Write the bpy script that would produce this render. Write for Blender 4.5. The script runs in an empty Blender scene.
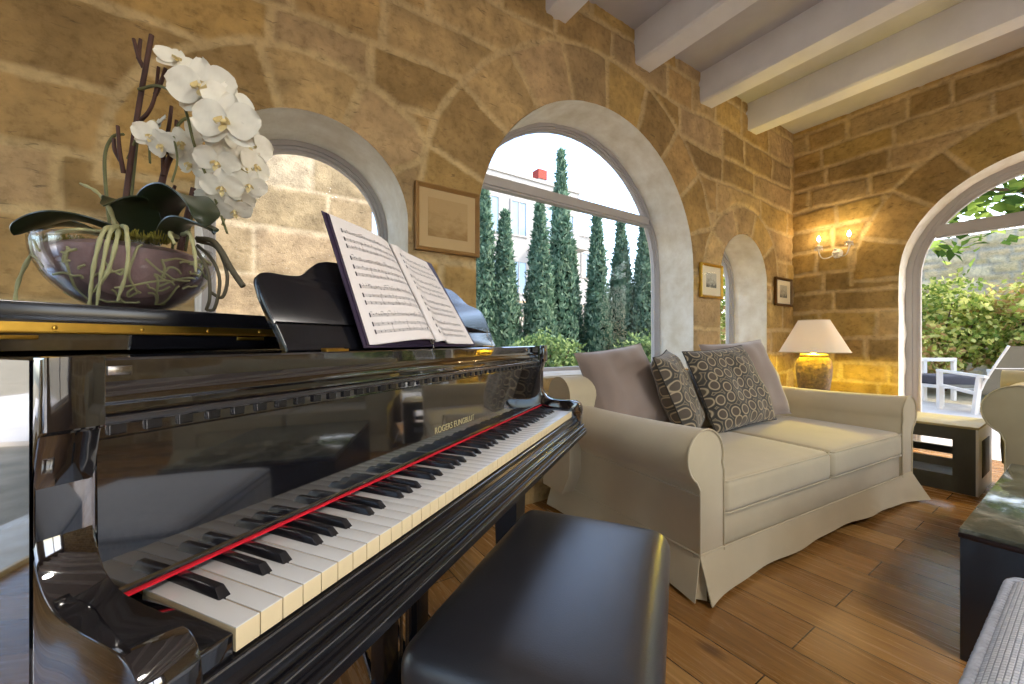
import bpy, bmesh, math, random
import numpy as np
from mathutils import Vector, Matrix, Euler
random.seed(7); RNG = np.random.default_rng(7)
PI = math.pi
S = bpy.context.scene; COL = S.collection
S.view_settings.view_transform = 'Standard'; S.view_settings.look = 'None'
S.view_settings.exposure = 0.0; S.view_settings.gamma = 1.0; S.view_settings.use_curve_mapping = False
WY, EX, CH = 2.0, 5.18, 3.36          # main wall plane, end wall plane, ceiling height

# ------------------------------------------------------------------ materials
def srgb(r, g, b):
    f = lambda c: (c / 255) / 12.92 if c / 255 <= .04045 else ((c / 255 + .055) / 1.055) ** 2.4
    return (f(r), f(g), f(b), 1)
class NT:
    def __init__(s, name):
        s.m = bpy.data.materials.new(name); s.m.use_nodes = True
        s.t = s.m.node_tree; s.b = s.t.nodes['Principled BSDF']; s.out = s.t.nodes['Material Output']
    def n(s, typ, **kw):
        nd = s.t.nodes.new(typ)
        for k, v in kw.items():
            if k.startswith('i_'):
                key = k[2:]; key = int(key) if key.isdigit() else key.replace('_', ' ')
                nd.inputs[key].default_value = v
            else: setattr(nd, k, v)
        return nd
    def l(s, a, b): s.t.links.new(a, b); return s
    def coord(s, kind='Object', scale=(1, 1, 1), rot=(0, 0, 0)):
        tc = s.n('ShaderNodeTexCoord'); mp = s.n('ShaderNodeMapping')
        mp.inputs['Scale'].default_value = scale; mp.inputs['Rotation'].default_value = rot
        s.l(tc.outputs[kind], mp.inputs[0]); return mp.outputs[0]
    def noise(s, vec, scale, detail=4, rough=.55, dist=0):
        nd = s.n('ShaderNodeTexNoise'); nd.inputs['Scale'].default_value = scale; nd.inputs['Detail'].default_value = detail
        nd.inputs['Roughness'].default_value = rough; nd.inputs['Distortion'].default_value = dist
        s.l(vec, nd.inputs['Vector']); return nd.outputs[0]
    def ramp(s, fac, stops):
        nd = s.n('ShaderNodeValToRGB'); cr = nd.color_ramp
        while len(cr.elements) < len(stops): cr.elements.new(.5)
        for e, (p, c) in zip(cr.elements, stops):
            e.position = p; e.color = c if len(c) == 4 else (*c, 1)
        s.l(fac, nd.inputs[0]); return nd.outputs[0]
    def mix(s, fac, a, b, blend='MIX'):
        nd = s.n('ShaderNodeMix', data_type='RGBA', blend_type=blend)
        for sock, v in ((nd.inputs[0], fac), (nd.inputs[6], a), (nd.inputs[7], b)):
            if isinstance(v, (int, float)): sock.default_value = v
            elif isinstance(v, tuple): sock.default_value = v
            else: s.l(v, sock)
        return nd.outputs[2]
    def math(s, op, a, b=0.0, c=0.0):
        nd = s.n('ShaderNodeMath', operation=op)
        for i, v in enumerate((a, b, c)):
            if isinstance(v, (int, float)): nd.inputs[i].default_value = v
            else: s.l(v, nd.inputs[i])
        return nd.outputs[0]
    def bump(s, h, strength=.3, dist=.01):
        nd = s.n('ShaderNodeBump'); nd.inputs['Strength'].default_value = strength; nd.inputs['Distance'].default_value = dist
        s.l(h, nd.inputs['Height']); s.l(nd.outputs[0], s.b.inputs['Normal']); return nd.outputs[0]
    def set(s, **kw):
        for k, v in kw.items(): s.b.inputs[k.replace('_', ' ')].default_value = v
        return s
MATS = {}
def mat(name, col, rough=.5, metal=0, var=.0, vscale=8, bump=0, bscale=60, coat=0, spec=.5, sheen=0, kind='Object'):
    if name in MATS: return MATS[name]
    t = NT(name); t.set(Roughness=rough, Metallic=metal)
    t.b.inputs['Coat Weight'].default_value = coat; t.b.inputs['Specular IOR Level'].default_value = spec
    t.b.inputs['Coat Roughness'].default_value = .03
    if sheen: t.b.inputs['Sheen Weight'].default_value = sheen
    v = t.coord(kind)
    nz = t.noise(v, vscale)
    lo = tuple(c * (1 - var) for c in col[:3]) + (1,); hi = tuple(min(1, c * (1 + var)) for c in col[:3]) + (1,)
    t.l(t.ramp(nz, [(.3, lo), (.7, hi)]), t.b.inputs['Base Color'])
    if bump: t.bump(t.noise(v, bscale, 3), bump, .004)
    MATS[name] = t.m; return t.m

def m_stone(name, dark=1.0):
    t = NT(name); t.set(Roughness=.88); t.b.inputs['Specular IOR Level'].default_value = .25
    v = t.coord('Object'); at = t.n('ShaderNodeAttribute', attribute_name='Col')
    n1 = t.noise(v, 5.5, 6, .62); n2 = t.noise(v, 26, 6, .65); n3 = t.noise(v, 70, 3)
    c = t.mix(1.0, at.outputs['Color'], t.ramp(n1, [(.28, (.74, .72, .70)), (.72, (1.22, 1.2, 1.16))]), 'MULTIPLY')
    c = t.mix(1.0, c, t.ramp(n2, [(.30, (.72, .70, .66)), (.5, (1, 1, 1)), (.75, (1.12, 1.1, 1.06))]), 'MULTIPLY')
    st = t.coord('Object', (9, 9, 42), (0, .35, 0))           # chisel scores and pits
    n4 = t.noise(st, 1.4, 4, .6, .5)
    c = t.mix(t.ramp(n4, [(.62, (0, 0, 0)), (.70, (.5, .5, .5))]), c, (.10, .075, .045, 1))
    t.l(c, t.b.inputs['Base Color'])
    h = t.math('ADD', t.math('MULTIPLY', n2, .8), t.math('MULTIPLY', n3, .35))
    h = t.math('SUBTRACT', h, t.math('MULTIPLY', t.ramp(n4, [(.6, (0, 0, 0)), (.72, (1, 1, 1))]), .5))
    t.bump(h, .55, .012); return t.m
STONE = m_stone('golden_limestone')
def m_plaster(name, c1, c2, bs=.5, sc=9):
    t = NT(name); t.set(Roughness=.9); t.b.inputs['Specular IOR Level'].default_value = .2
    v = t.coord('Object'); n1 = t.noise(v, sc, 6, .6); n2 = t.noise(v, 38, 4)
    t.l(t.ramp(n1, [(.3, c1), (.68, c2)]), t.b.inputs['Base Color'])
    t.bump(t.math('ADD', n1, t.math('MULTIPLY', n2, .4)), bs, .012); return t.m
REVEAL = m_plaster('pale_rough_plaster', (.66, .58, .44), (.84, .79, .68), .7, 7)
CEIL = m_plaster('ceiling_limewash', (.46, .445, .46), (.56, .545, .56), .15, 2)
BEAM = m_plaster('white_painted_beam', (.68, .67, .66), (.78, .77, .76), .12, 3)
PLAIN = m_plaster('plain_stone_plaster', (.42, .31, .17), (.55, .43, .26), .3, 4)
BROWNPLASTER = m_plaster('umber_plaster', (.15, .105, .06), (.22, .16, .095), .3, 4)
def m_floor():
    t = NT('oak_floor'); t.set(Roughness=.3)
    v = t.coord('Object', (1, 1, 1), (0, 0, PI / 2))
    br = t.n('ShaderNodeTexBrick'); br.offset = .37; br.offset_frequency = 2; br.squash = 1
    for k, x in (('Scale', 1.0), ('Brick Width', 1.55), ('Row Height', .185), ('Mortar Size', .0022), ('Mortar Smooth', .2), ('Bias', -.1)): br.inputs[k].default_value = x
    br.inputs['Color1'].default_value = (0, 0, 0, 1); br.inputs['Color2'].default_value = (1, 1, 1, 1); br.inputs['Mortar'].default_value = (.5, .5, .5, 1)
    t.l(v, br.inputs[0])
    tone = t.ramp(br.outputs['Color'], [(0, srgb(136, 96, 50)), (.5, srgb(160, 116, 64)), (1, srgb(178, 136, 80))])
    g = t.coord('Object', (26, 1.6, 1)); gr = t.noise(g, 1.6, 6, .65, 1.2)
    g2 = t.coord('Object', (70, 2.4, 1)); gr2 = t.noise(g2, 1.5, 4, .6, .6)
    c = t.mix(1.0, tone, t.ramp(gr, [(.3, (.62, .58, .52)), (.5, (1, 1, 1)), (.75, (1.14, 1.12, 1.08))]), 'MULTIPLY')
    c = t.mix(1.0, c, t.ramp(gr2, [(.3, (.84, .82, .8)), (.6, (1.04, 1.04, 1.04))]), 'MULTIPLY')
    kn = t.n('ShaderNodeTexVoronoi'); kn.inputs['Scale'].default_value = 1.0
    t.l(t.coord('Object', (2.3, 1.1, 1)), kn.inputs['Vector'])
    c = t.mix(t.ramp(kn.outputs['Distance'], [(.02, (.85, .85, .85)), (.075, (0, 0, 0))]), c, srgb(60, 32, 14))
    c = t.mix(br.outputs['Fac'], c, srgb(48, 30, 16))
    t.l(c, t.b.inputs['Base Color'])
    t.l(t.ramp(gr, [(.2, (.20,) * 3), (.8, (.32,) * 3)]), t.b.inputs['Roughness'])
    t.bump(t.math('SUBTRACT', t.math('MULTIPLY', gr2, .3), br.outputs['Fac']), .25, .003); return t.m
FLOOR = m_floor()
def m_glass(name, gl=.10, tint=(1, 1, 1, 1), rough=0.0):
    t = NT(name); t.t.nodes.remove(t.b)
    tr = t.n('ShaderNodeBsdfTransparent'); tr.inputs[0].default_value = tint
    g = t.n('ShaderNodeBsdfGlossy'); g.inputs['Roughness'].default_value = rough
    fr = t.n('ShaderNodeFresnel'); fr.inputs[0].default_value = 1.3
    mx = t.n('ShaderNodeMixShader'); t.l(t.math('MULTIPLY', fr.outputs[0], gl / .02 * .2), mx.inputs[0])
    t.l(tr.outputs[0], mx.inputs[1]); t.l(g.outputs[0], mx.inputs[2]); t.l(mx.outputs[0], t.out.inputs[0]); return t.m
GLASS = m_glass('window_glass', .002); BOWLGLASS = m_glass('bowl_glass', .045, (.95, .95, .97, 1), .02)
def m_emit(name, col, st):
    t = NT(name); t.b.inputs['Emission Color'].default_value = col; t.b.inputs['Emission Strength'].default_value = st
    t.b.inputs['Base Color'].default_value = col; return t.m
def m_fabric(name, col, weave=900, var=.1, rough=.9, sheen=.3, bump=.25):
    t = NT(name); t.set(Roughness=rough); t.b.inputs['Sheen Weight'].default_value = sheen; t.b.inputs['Specular IOR Level'].default_value = .25
    v = t.coord('Object'); n1 = t.noise(v, 4, 5); n2 = t.noise(v, weave / 4, 2)
    lo = tuple(c * (1 - var) for c in col[:3]); hi = tuple(min(1, c * (1 + var)) for c in col[:3])
    t.l(t.ramp(n1, [(.3, lo), (.7, hi)]), t.b.inputs['Base Color'])
    t.bump(t.math('ADD', t.math('MULTIPLY', n2, .25), n1), bump, .006); return t.m
LINEN = m_fabric('cream_linen', srgb(190, 174, 142), 900, .06)
MAUVE = m_fabric('mauve_velvet', srgb(142, 124, 112), 700, .12, .8, .7)
OLIVE = m_fabric('taupe_upholstery', srgb(166, 154, 122), 900, .08)
def m_rings():
    t = NT('ring_patterned_fabric'); t.set(Roughness=.75); t.b.inputs['Sheen Weight'].default_value = .3
    tc = t.n('ShaderNodeTexCoord'); vo = t.n('ShaderNodeTexVoronoi'); vo.inputs['Scale'].default_value = 6.4; vo.inputs['Randomness'].default_value = .42
    vo.voronoi_dimensions = '2D'; t.l(tc.outputs['UV'], vo.inputs['Vector'])
    c = t.ramp(vo.outputs['Distance'], [(0, srgb(84, 70, 54)), (.29, srgb(76, 64, 48)), (.33, srgb(160, 142, 110)), (.38, srgb(172, 154, 122)), (.42, srgb(84, 76, 60)), (.46, srgb(54, 48, 38)), (.56, srgb(50, 46, 36)), (.60, srgb(140, 124, 96)), (.66, srgb(60, 54, 44))])
    t.l(c, t.b.inputs['Base Color']); t.bump(vo.outputs['Distance'], .2, .003); return t.m
RINGS = m_rings()
BLACK = mat('black_piano_lacquer', (.006, .006, .008), .06, 0, .2, 3, coat=1.0, spec=.9)
BLACK.node_tree.nodes['Principled BSDF'].inputs['Coat IOR'].default_value = 1.85
LACQUER = mat('black_gloss_lacquer', (.006, .006, .008), .2, 0, .2, 3, coat=.3, spec=.4)
LACQUER.node_tree.nodes['Principled BSDF'].inputs['Coat Roughness'].default_value = .14
BLACKSAT = mat('black_satin', (.012, .012, .014), .22, 0, .2, 5, coat=.3)
BRASS = mat('brass', srgb(200, 160, 70), .28, 1, .15, 30)
CHROME = mat('steel_wire', srgb(150, 145, 140), .25, 1)
IVORY = mat('white_key_top', srgb(226, 224, 220), .16, 0, .02, 5, coat=.4)
KEYWOOD = mat('key_front_cream', srgb(226, 206, 164), .4, 0, .05, 30)
EBONY = mat('black_key_top', (.016, .015, .017), .25, 0, .1, 20, coat=.2)
FELT = mat('red_felt', srgb(214, 16, 40), .95, 0, .1, 90, bump=.3)
GOLD = mat('gold_lettering', srgb(214, 200, 150), .35, .4)
LEATHER = mat('black_leather', (.026, .026, .031), .34, 0, .15, 6, bump=.12, bscale=420, spec=.8, coat=.35)
LEATHER.node_tree.nodes['Principled BSDF'].inputs['Coat Roughness'].default_value = .3
WHITEFRAME = mat('white_window_frame', srgb(176, 171, 168), .4, 0, .04, 5)
PAPER = mat('sheet_paper', srgb(236, 228, 222), .8, 0, .03, 3)
INK = mat('printed_ink', srgb(70, 62, 66), .7)
COVER = mat('book_cover_plum', srgb(62, 48, 70), .5, 0, .1, 10)
WHITEPAINT = mat('white_painted_metal', srgb(226, 226, 224), .4, 0, .03, 5)

# ------------------------------------------------------------------ mesh helpers
def link(o, parent=None):
    COL.objects.link(o)
    if parent is not None: o.parent = parent
    return o
def empty(name, loc=(0, 0, 0), rz=0.0):
    o = bpy.data.objects.new(name, None); o.location = loc; o.rotation_euler = (0, 0, rz); o.empty_display_size = .1
    return link(o)
def tag(o, label, cat, group=None):
    o['label'] = label; o['category'] = cat
    if group: o['group'] = group
    return o
def structure(o): o['kind'] = 'structure'; return o
class MB:
    """collects shapes into one mesh"""
    def __init__(s): s.v = []; s.f = []; s.m = []; s.uv = None
    def add(s, vs, fs, mi=0):
        o = len(s.v); s.v += [tuple(p) for p in vs]; s.f += [tuple(i + o for i in f) for f in fs]; s.m += [mi] * len(fs); return s
    def box(s, x0, x1, y0, y1, z0, z1, mi=0, M=None):
        vs = [(x, y, z) for z in (z0, z1) for y in (y0, y1) for x in (x0, x1)]
        if M: vs = [M @ Vector(p) for p in vs]
        return s.add(vs, [(0, 2, 3, 1), (4, 5, 7, 6), (0, 1, 5, 4), (2, 6, 7, 3), (0, 4, 6, 2), (1, 3, 7, 5)], mi)
    def rbox(s, x0, x1, y0, y1, z0, z1, r, mi=0, M=None, seg=2):
        bm = bmesh.new(); bmesh.ops.create_cube(bm, size=1)
        for q in bm.verts: q.co = Vector(((x0 + x1) / 2 + q.co.x * (x1 - x0), (y0 + y1) / 2 + q.co.y * (y1 - y0), (z0 + z1) / 2 + q.co.z * (z1 - z0)))
        bmesh.ops.bevel(bm, geom=bm.edges[:], offset=r, segments=seg, affect='EDGES', profile=.5)
        return s.bm(bm, mi, M)
    def bm(s, bm, mi=0, M=None):
        bm.verts.index_update()
        vs = [(M @ q.co if M else q.co.copy()) for q in bm.verts]; fs = [[q.index for q in f.verts] for f in bm.faces]
        bm.free(); return s.add(vs, fs, mi)
    def prism(s, pts, d0, d1, axis='z', mi=0, M=None):
        """2-D outline extruded; axis z: pts=(x,y); axis x: pts=(y,z); axis y: pts=(x,z)"""
        mk = {'z': lambda p, d: (p[0], p[1], d), 'x': lambda p, d: (d, p[0], p[1]), 'y': lambda p, d: (p[0], d, p[1])}[axis]
        n = len(pts); vs = [mk(p, d0) for p in pts] + [mk(p, d1) for p in pts]
        if M: vs = [M @ Vector(p) for p in vs]
        fs = [(i, (i + 1) % n, n + (i + 1) % n, n + i) for i in range(n)] + [tuple(range(n))[::-1], tuple(range(n, 2 * n))]
        return s.add(vs, fs, mi)
    def lathe(s, prof, n=32, mi=0, c=(0, 0, 0), M=None, close=False):
        vs = []; fs = []; k = len(prof)
        for i in range(n):
            a = 2 * PI * i / n
            for r, z in prof: vs.append((c[0] + r * math.cos(a), c[1] + r * math.sin(a), c[2] + z))
        for i in range(n):
            j = (i + 1) % n
            for q in range(k - 1 if not close else k):
                q2 = (q + 1) % k
                fs.append((i * k + q, j * k + q, j * k + q2, i * k + q2))
        if M: vs = [M @ Vector(p) for p in vs]
        return s.add(vs, fs, mi)
    def tube(s, pts, r, n=8, mi=0, cap=True, closed=False):
        P = [Vector(p) for p in pts]; R = r if isinstance(r, (list, tuple)) else [r] * len(P)
        vs = []; fs = []; m = len(P); up = None
        for i, p in enumerate(P):
            a = P[(i - 1) % m] if (closed or i > 0) else p; b = P[(i + 1) % m] if (closed or i < m - 1) else p
            d = (b - a).normalized() if (b - a).length > 1e-9 else Vector((0, 0, 1))
            if up is None:
                up = Vector((0, 0, 1)) if abs(d.z) < .9 else Vector((1, 0, 0))
            x = up.cross(d)
            if x.length < 1e-6: x = Vector((1, 0, 0)).cross(d)
            x.normalize(); y = d.cross(x).normalized(); up = y
            for k in range(n):
                t = 2 * PI * k / n; vs.append(p + (x * math.cos(t) + y * math.sin(t)) * R[i])
        for i in range(m if closed else m - 1):
            j = (i + 1) % m
            for k in range(n): fs.append((i * n + k, i * n + (k + 1) % n, j * n + (k + 1) % n, j * n + k))
        if cap and not closed: fs += [tuple(range(n))[::-1], tuple(range((m - 1) * n, m * n))]
        return s.add(vs, fs, mi)
    def grid(s, fn, nu, nv, mi=0, wrap=False):
        vs = [fn(i / nu, j / nv) for i in range(nu + 1) for j in range(nv + 1)]; fs = []
        for i in range(nu):
            for j in range(nv): fs.append((i * (nv + 1) + j, (i + 1) * (nv + 1) + j, (i + 1) * (nv + 1) + j + 1, i * (nv + 1) + j + 1))
        return s.add(vs, fs, mi)
    def build(s, name, mats, parent=None, smooth=True, angle=35, uv=None):
        me = bpy.data.meshes.new(name); me.from_pydata([tuple(p) for p in s.v], [], s.f)
        for m in (mats if isinstance(mats, (list, tuple)) else [mats]): me.materials.append(m)
        me.polygons.foreach_set('material_index', s.m)
        bm = bmesh.new(); bm.from_mesh(me); bmesh.ops.recalc_face_normals(bm, faces=bm.faces); bm.to_mesh(me); bm.free()
        if smooth:
            me.polygons.foreach_set('use_smooth', [True] * len(me.polygons)); me.set_sharp_from_angle(angle=math.radians(angle))
        if uv:
            L = me.uv_layers.new(name='UVMap')
            for lp in me.loops: L.data[lp.index].uv = uv(me.vertices[lp.vertex_index].co)
        me.update(); return link(bpy.data.objects.new(name, me), parent)
def smoothpath(pts, n=6):
    """Catmull-Rom through points"""
    P = [Vector(p) for p in pts]; P = [P[0] * 2 - P[1]] + P + [P[-1] * 2 - P[-2]]; out = []
    for i in range(1, len(P) - 2):
        a, b, c, d = P[i - 1:i + 3]
        for k in range(n):
            t = k / n
            out.append(.5 * ((2 * b) + (c - a) * t + (2 * a - 5 * b + 4 * c - d) * t * t + (3 * b - a - 3 * c + d) * t ** 3))
    out.append(P[-2].copy()); return out
def spath2(pts, n=6): return [(p.x, p.y) for p in smoothpath([(a, b, 0) for a, b in pts], n)]

# ------------------------------------------------------------------ stone walls
def vnoise(x, y, seed):
    xi = np.floor(x).astype(int); yi = np.floor(y).astype(int); fx = x - xi; fy = y - yi
    fx = fx * fx * (3 - 2 * fx); fy = fy * fy * (3 - 2 * fy)
    def h(a, b):
        v = (a * 374761393 + b * 668265263 + seed * 974634767) & 0x7fffffff
        v = ((v ^ (v >> 13)) * 1274126177) & 0x7fffffff
        return ((v ^ (v >> 16)) & 0xffff) / 65535.0
    return (h(xi, yi) * (1 - fx) + h(xi + 1, yi) * fx) * (1 - fy) + (h(xi, yi + 1) * (1 - fx) + h(xi + 1, yi + 1) * fx) * fy
PALETTE = np.array([[.45, .30, .125], [.42, .275, .10], [.36, .24, .10], [.49, .345, .16], [.46, .325, .17], [.40, .28, .14], [.47, .32, .115], [.33, .22, .09]])
MORTAR = np.array([.55, .415, .215])
def stone_sheet(name, a0, a1, z0, z1, res, arches, to_world, seed, mats=STONE, parent=None, palette=PALETTE, mortar=MORTAR, course=(.22, .31), wid=(.32, .95), relief=.011, joint=.011, wob=.03, ringw=.36, hsign=1):
    rng = np.random.default_rng(seed)
    na = int((a1 - a0) / res) + 1; nz = int((z1 - z0) / res) + 1
    A, Z = np.meshgrid(np.linspace(a0, a1, na), np.linspace(z0, z1, nz), indexing='ij')
    sd = np.full(A.shape, 9.0); gx = np.zeros(A.shape); gz = np.zeros(A.shape)
    for (cx, zc, r, zb) in arches:
        dx = A - cx; dz = np.maximum(Z - zc, 0); rho = np.hypot(dx, dz) + 1e-9
        s = rho - r; px = dx / rho; pz = dz / rho
        below = zb - Z
        use = below > np.maximum(s, -9)
        s2 = np.where(use, below, s); px2 = np.where(use, 0, px); pz2 = np.where(use, -1, pz)
        m = s2 < sd; sd = np.where(m, s2, sd); gx = np.where(m, px2, gx); gz = np.where(m, pz2, gz)
    inside = sd < 0
    keepv = ~inside
    cell = keepv[:-1, :-1] | keepv[1:, :-1] | keepv[:-1, 1:] | keepv[1:, 1:]
    A = np.where(inside & (sd > -3 * res), A - gx * sd, A); Z = np.where(inside & (sd > -3 * res), Z - gz * sd, Z)
    # stones
    wa = A + wob * (vnoise(A * 3.1, Z * 3.1, seed) - .5) + .012 * (vnoise(A * 17, Z * 17, seed + 3) - .5)
    wz = Z + wob * (vnoise(A * 2.3 + 40, Z * 4.1, seed + 1) - .5) * 1.3 + .012 * (vnoise(A * 15, Z * 15, seed + 4) - .5)
    zs = [z0 - .1]
    while zs[-1] < z1 + .1: zs.append(zs[-1] + rng.uniform(*course))
    zs = np.array(zs); ci = np.clip(np.searchsorted(zs, wz) - 1, 0, len(zs) - 2)
    dist = np.minimum(wz - zs[ci], zs[ci + 1] - wz); sid = np.zeros(A.shape, int)
    for k in range(len(zs) - 1):
        xs = [a0 - rng.uniform(.1, .6)]
        while xs[-1] < a1 + .2: xs.append(xs[-1] + rng.uniform(*wid))
        xs = np.array(xs); m = ci == k
        j = np.clip(np.searchsorted(xs, wa[m]) - 1, 0, len(xs) - 2)
        dist[m] = np.minimum(dist[m], np.minimum(wa[m] - xs[j], xs[j + 1] - wa[m])); sid[m] = k * 97 + j * 13 + 5
    for q, (cx, zc, r, zb) in enumerate(arches):
        rw = ringw * min(1.0, .55 + r * .45)
        rho = np.hypot(wa - cx, np.maximum(wz - zc, 0)); th = np.arctan2(wz - zc, wa - cx)
        ring = (wz > zc - .05) & (rho < r + rw)
        nvo = max(5, int(round(PI * r / .34)))
        f = (th / PI * nvo); k = np.floor(f); fa = np.minimum(f - k, k + 1 - f) * PI / nvo * np.maximum(rho, .05)
        dr = r + rw - rho
        dist = np.where(ring, np.minimum(fa, dr), np.where((wz > zc - .05) & (rho < r + rw + .3), np.minimum(dist, np.abs(dr)), dist))
        sid = np.where(ring, 5000 + q * 131 + k.astype(int), sid)
    jw = joint * (.55 + .9 * vnoise(A * 5, Z * 5, seed + 9))
    e = np.clip((dist - jw) / .016, 0, 1); e = e * e * (3 - 2 * e)
    tone = palette[(sid * 7919 + seed * 31) % len(palette)] * (1 + .16 * (((sid * 104729) % 1000) / 1000. - .5))[..., None]
    mott = (.86 + .28 * vnoise(A * 9, Z * 9, seed + 5))[..., None]
    col = mortar * (1 - e[..., None]) + tone * mott * e[..., None]
    h = relief * e + .010 * (vnoise(A * 6, Z * 9, seed + 6) - .5) * e + .006 * (vnoise(A * 30, Z * 30, seed + 7) - .5)
    h *= np.clip(np.abs(sd) / .03, .25, 1) if arches else 1
    W = to_world(A.ravel(), Z.ravel(), hsign * h.ravel())
    idx = np.arange(na * nz).reshape(na, nz); c = np.argwhere(cell)
    F = np.stack([idx[c[:, 0], c[:, 1]], idx[c[:, 0] + 1, c[:, 1]], idx[c[:, 0] + 1, c[:, 1] + 1], idx[c[:, 0], c[:, 1] + 1]], 1)
    used = np.unique(F); rm = np.full(na * nz, -1); rm[used] = np.arange(len(used)); F = rm[F]; W = W[used]; colv = col.reshape(-1, 3)[used]
    me = bpy.data.meshes.new(name)
    me.vertices.add(len(W)); me.vertices.foreach_set('co', W.astype(np.float32).ravel())
    me.loops.add(F.size); me.loops.foreach_set('vertex_index', F.astype(np.int32).ravel())
    me.polygons.add(len(F)); me.polygons.foreach_set('loop_start', np.arange(0, F.size, 4, dtype=np.int32))
    me.update(calc_edges=True)
    at = me.attributes.new('Col', 'FLOAT_COLOR', 'POINT'); at.data.foreach_set('color', np.c_[colv, np.ones(len(colv))].astype(np.float32).ravel())
    me.polygons.foreach_set('use_smooth', np.ones(len(F), bool)); me.materials.append(mats); me.validate()
    return link(bpy.data.objects.new(name, me), parent)

SPR = 1.61
WIN = [(.26, SPR, .43, .80), (2.153, SPR, 1.066, .78), (4.10, SPR, .45, .80), (-2.25, SPR, 1.066, .03)]   # centre x, spring height, radius, sill
DOOR = (.17, SPR, .945, -1)
structure(stone_sheet('wall_north', -4.3, EX + .02, 0, CH, .0115, WIN, lambda a, z, h: np.stack([a, WY - h, z], 1), 11))
structure(stone_sheet('wall_east', -4.0, WY + .02, 0, CH, .0125, [DOOR], lambda a, z, h: np.stack([EX - h, a, z], 1), 23, course=(.19, .28), wid=(.26, .62), palette=PALETTE * np.array([.92, .93, .86])))
# outer faces of the same walls
structure(stone_sheet('wall_north_outside', -4.6, EX + .6, -.1, CH + .25, .04, WIN, lambda a, z, h: np.stack([a, WY + .42 + h, z], 1), 31))
structure(stone_sheet('wall_east_outside', -4.0, WY + .6, -.1, CH + .25, .05, [DOOR], lambda a, z, h: np.stack([EX + .55 + h, a, z], 1), 37))
def arch_path(cx, zc, r, zb, n=28):
    P = [(cx - r, zb)] + [(cx - r, zb + (zc - zb) * k / 8) for k in range(1, 8)]
    P += [(cx - r * math.cos(PI * k / n), zc + r * math.sin(PI * k / n)) for k in range(n + 1)]
    P += [(cx + r, zc - (zc - zb) * k / 8) for k in range(1, 8)] + [(cx + r, zb)]; return P
def reveal(name, arch, d0, d1, to_world, sill=True):
    cx, zc, r, zb = arch; zb = max(zb, 0); P = arch_path(cx, zc, r, zb)
    m = MB(); nd = 14
    def fine(P):
        out = []
        for a, b in zip(P, P[1:]):
            L = math.dist(a, b); k = max(1, int(L / .03))
            out += [(a[0] + (b[0] - a[0]) * i / k, a[1] + (b[1] - a[1]) * i / k) for i in range(k)]
        return out + [P[-1]]
    Q = fine(P); N = len(Q) - 1
    def fn(i, j):
        k = int(round(i * N)); a, z = Q[k]; d = d0 + (d1 - d0) * j
        nx, nz = (cx - a, max(0, zc - z) * 0 + (zc - z if z > zc else 0)); L = math.hypot(nx, nz) + 1e-9
        w = .016 * (float(vnoise(np.array(k * .21), np.array(j * 5.), 77)) - .5) * min(1, 6 * j * (1 - j) + .25)
        return to_world(a + nx / L * w, z + nz / L * w, d)
    m.grid(fn, N, nd)
    o = structure(m.build(name, REVEAL)); 
    if sill:
        sm = MB(); sm.add([to_world(cx - r, zb, d0), to_world(cx + r, zb, d0), to_world(cx + r, zb, d1), to_world(cx - r, zb, d1)] + [to_world(cx - r, zb - .05, d0), to_world(cx + r, zb - .05, d0), to_world(cx + r, zb - .05, d1), to_world(cx - r, zb - .05, d1)], [(0, 1, 2, 3), (4, 5, 6, 7), (0, 1, 5, 4), (2, 3, 7, 6), (1, 2, 6, 5), (0, 3, 7, 4)])
        sm.build('sill', REVEAL, o, smooth=False)
    return o
NW = lambda a, z, d: (a, WY + d, z)
EW = lambda a, z, d: (EX + d, a, z)
for k, a in enumerate(WIN): reveal('trim_%d' % (k + 1), a, -.004, .43, NW)
reveal('trim_6', DOOR, -.004, .56, EW, False)
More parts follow.
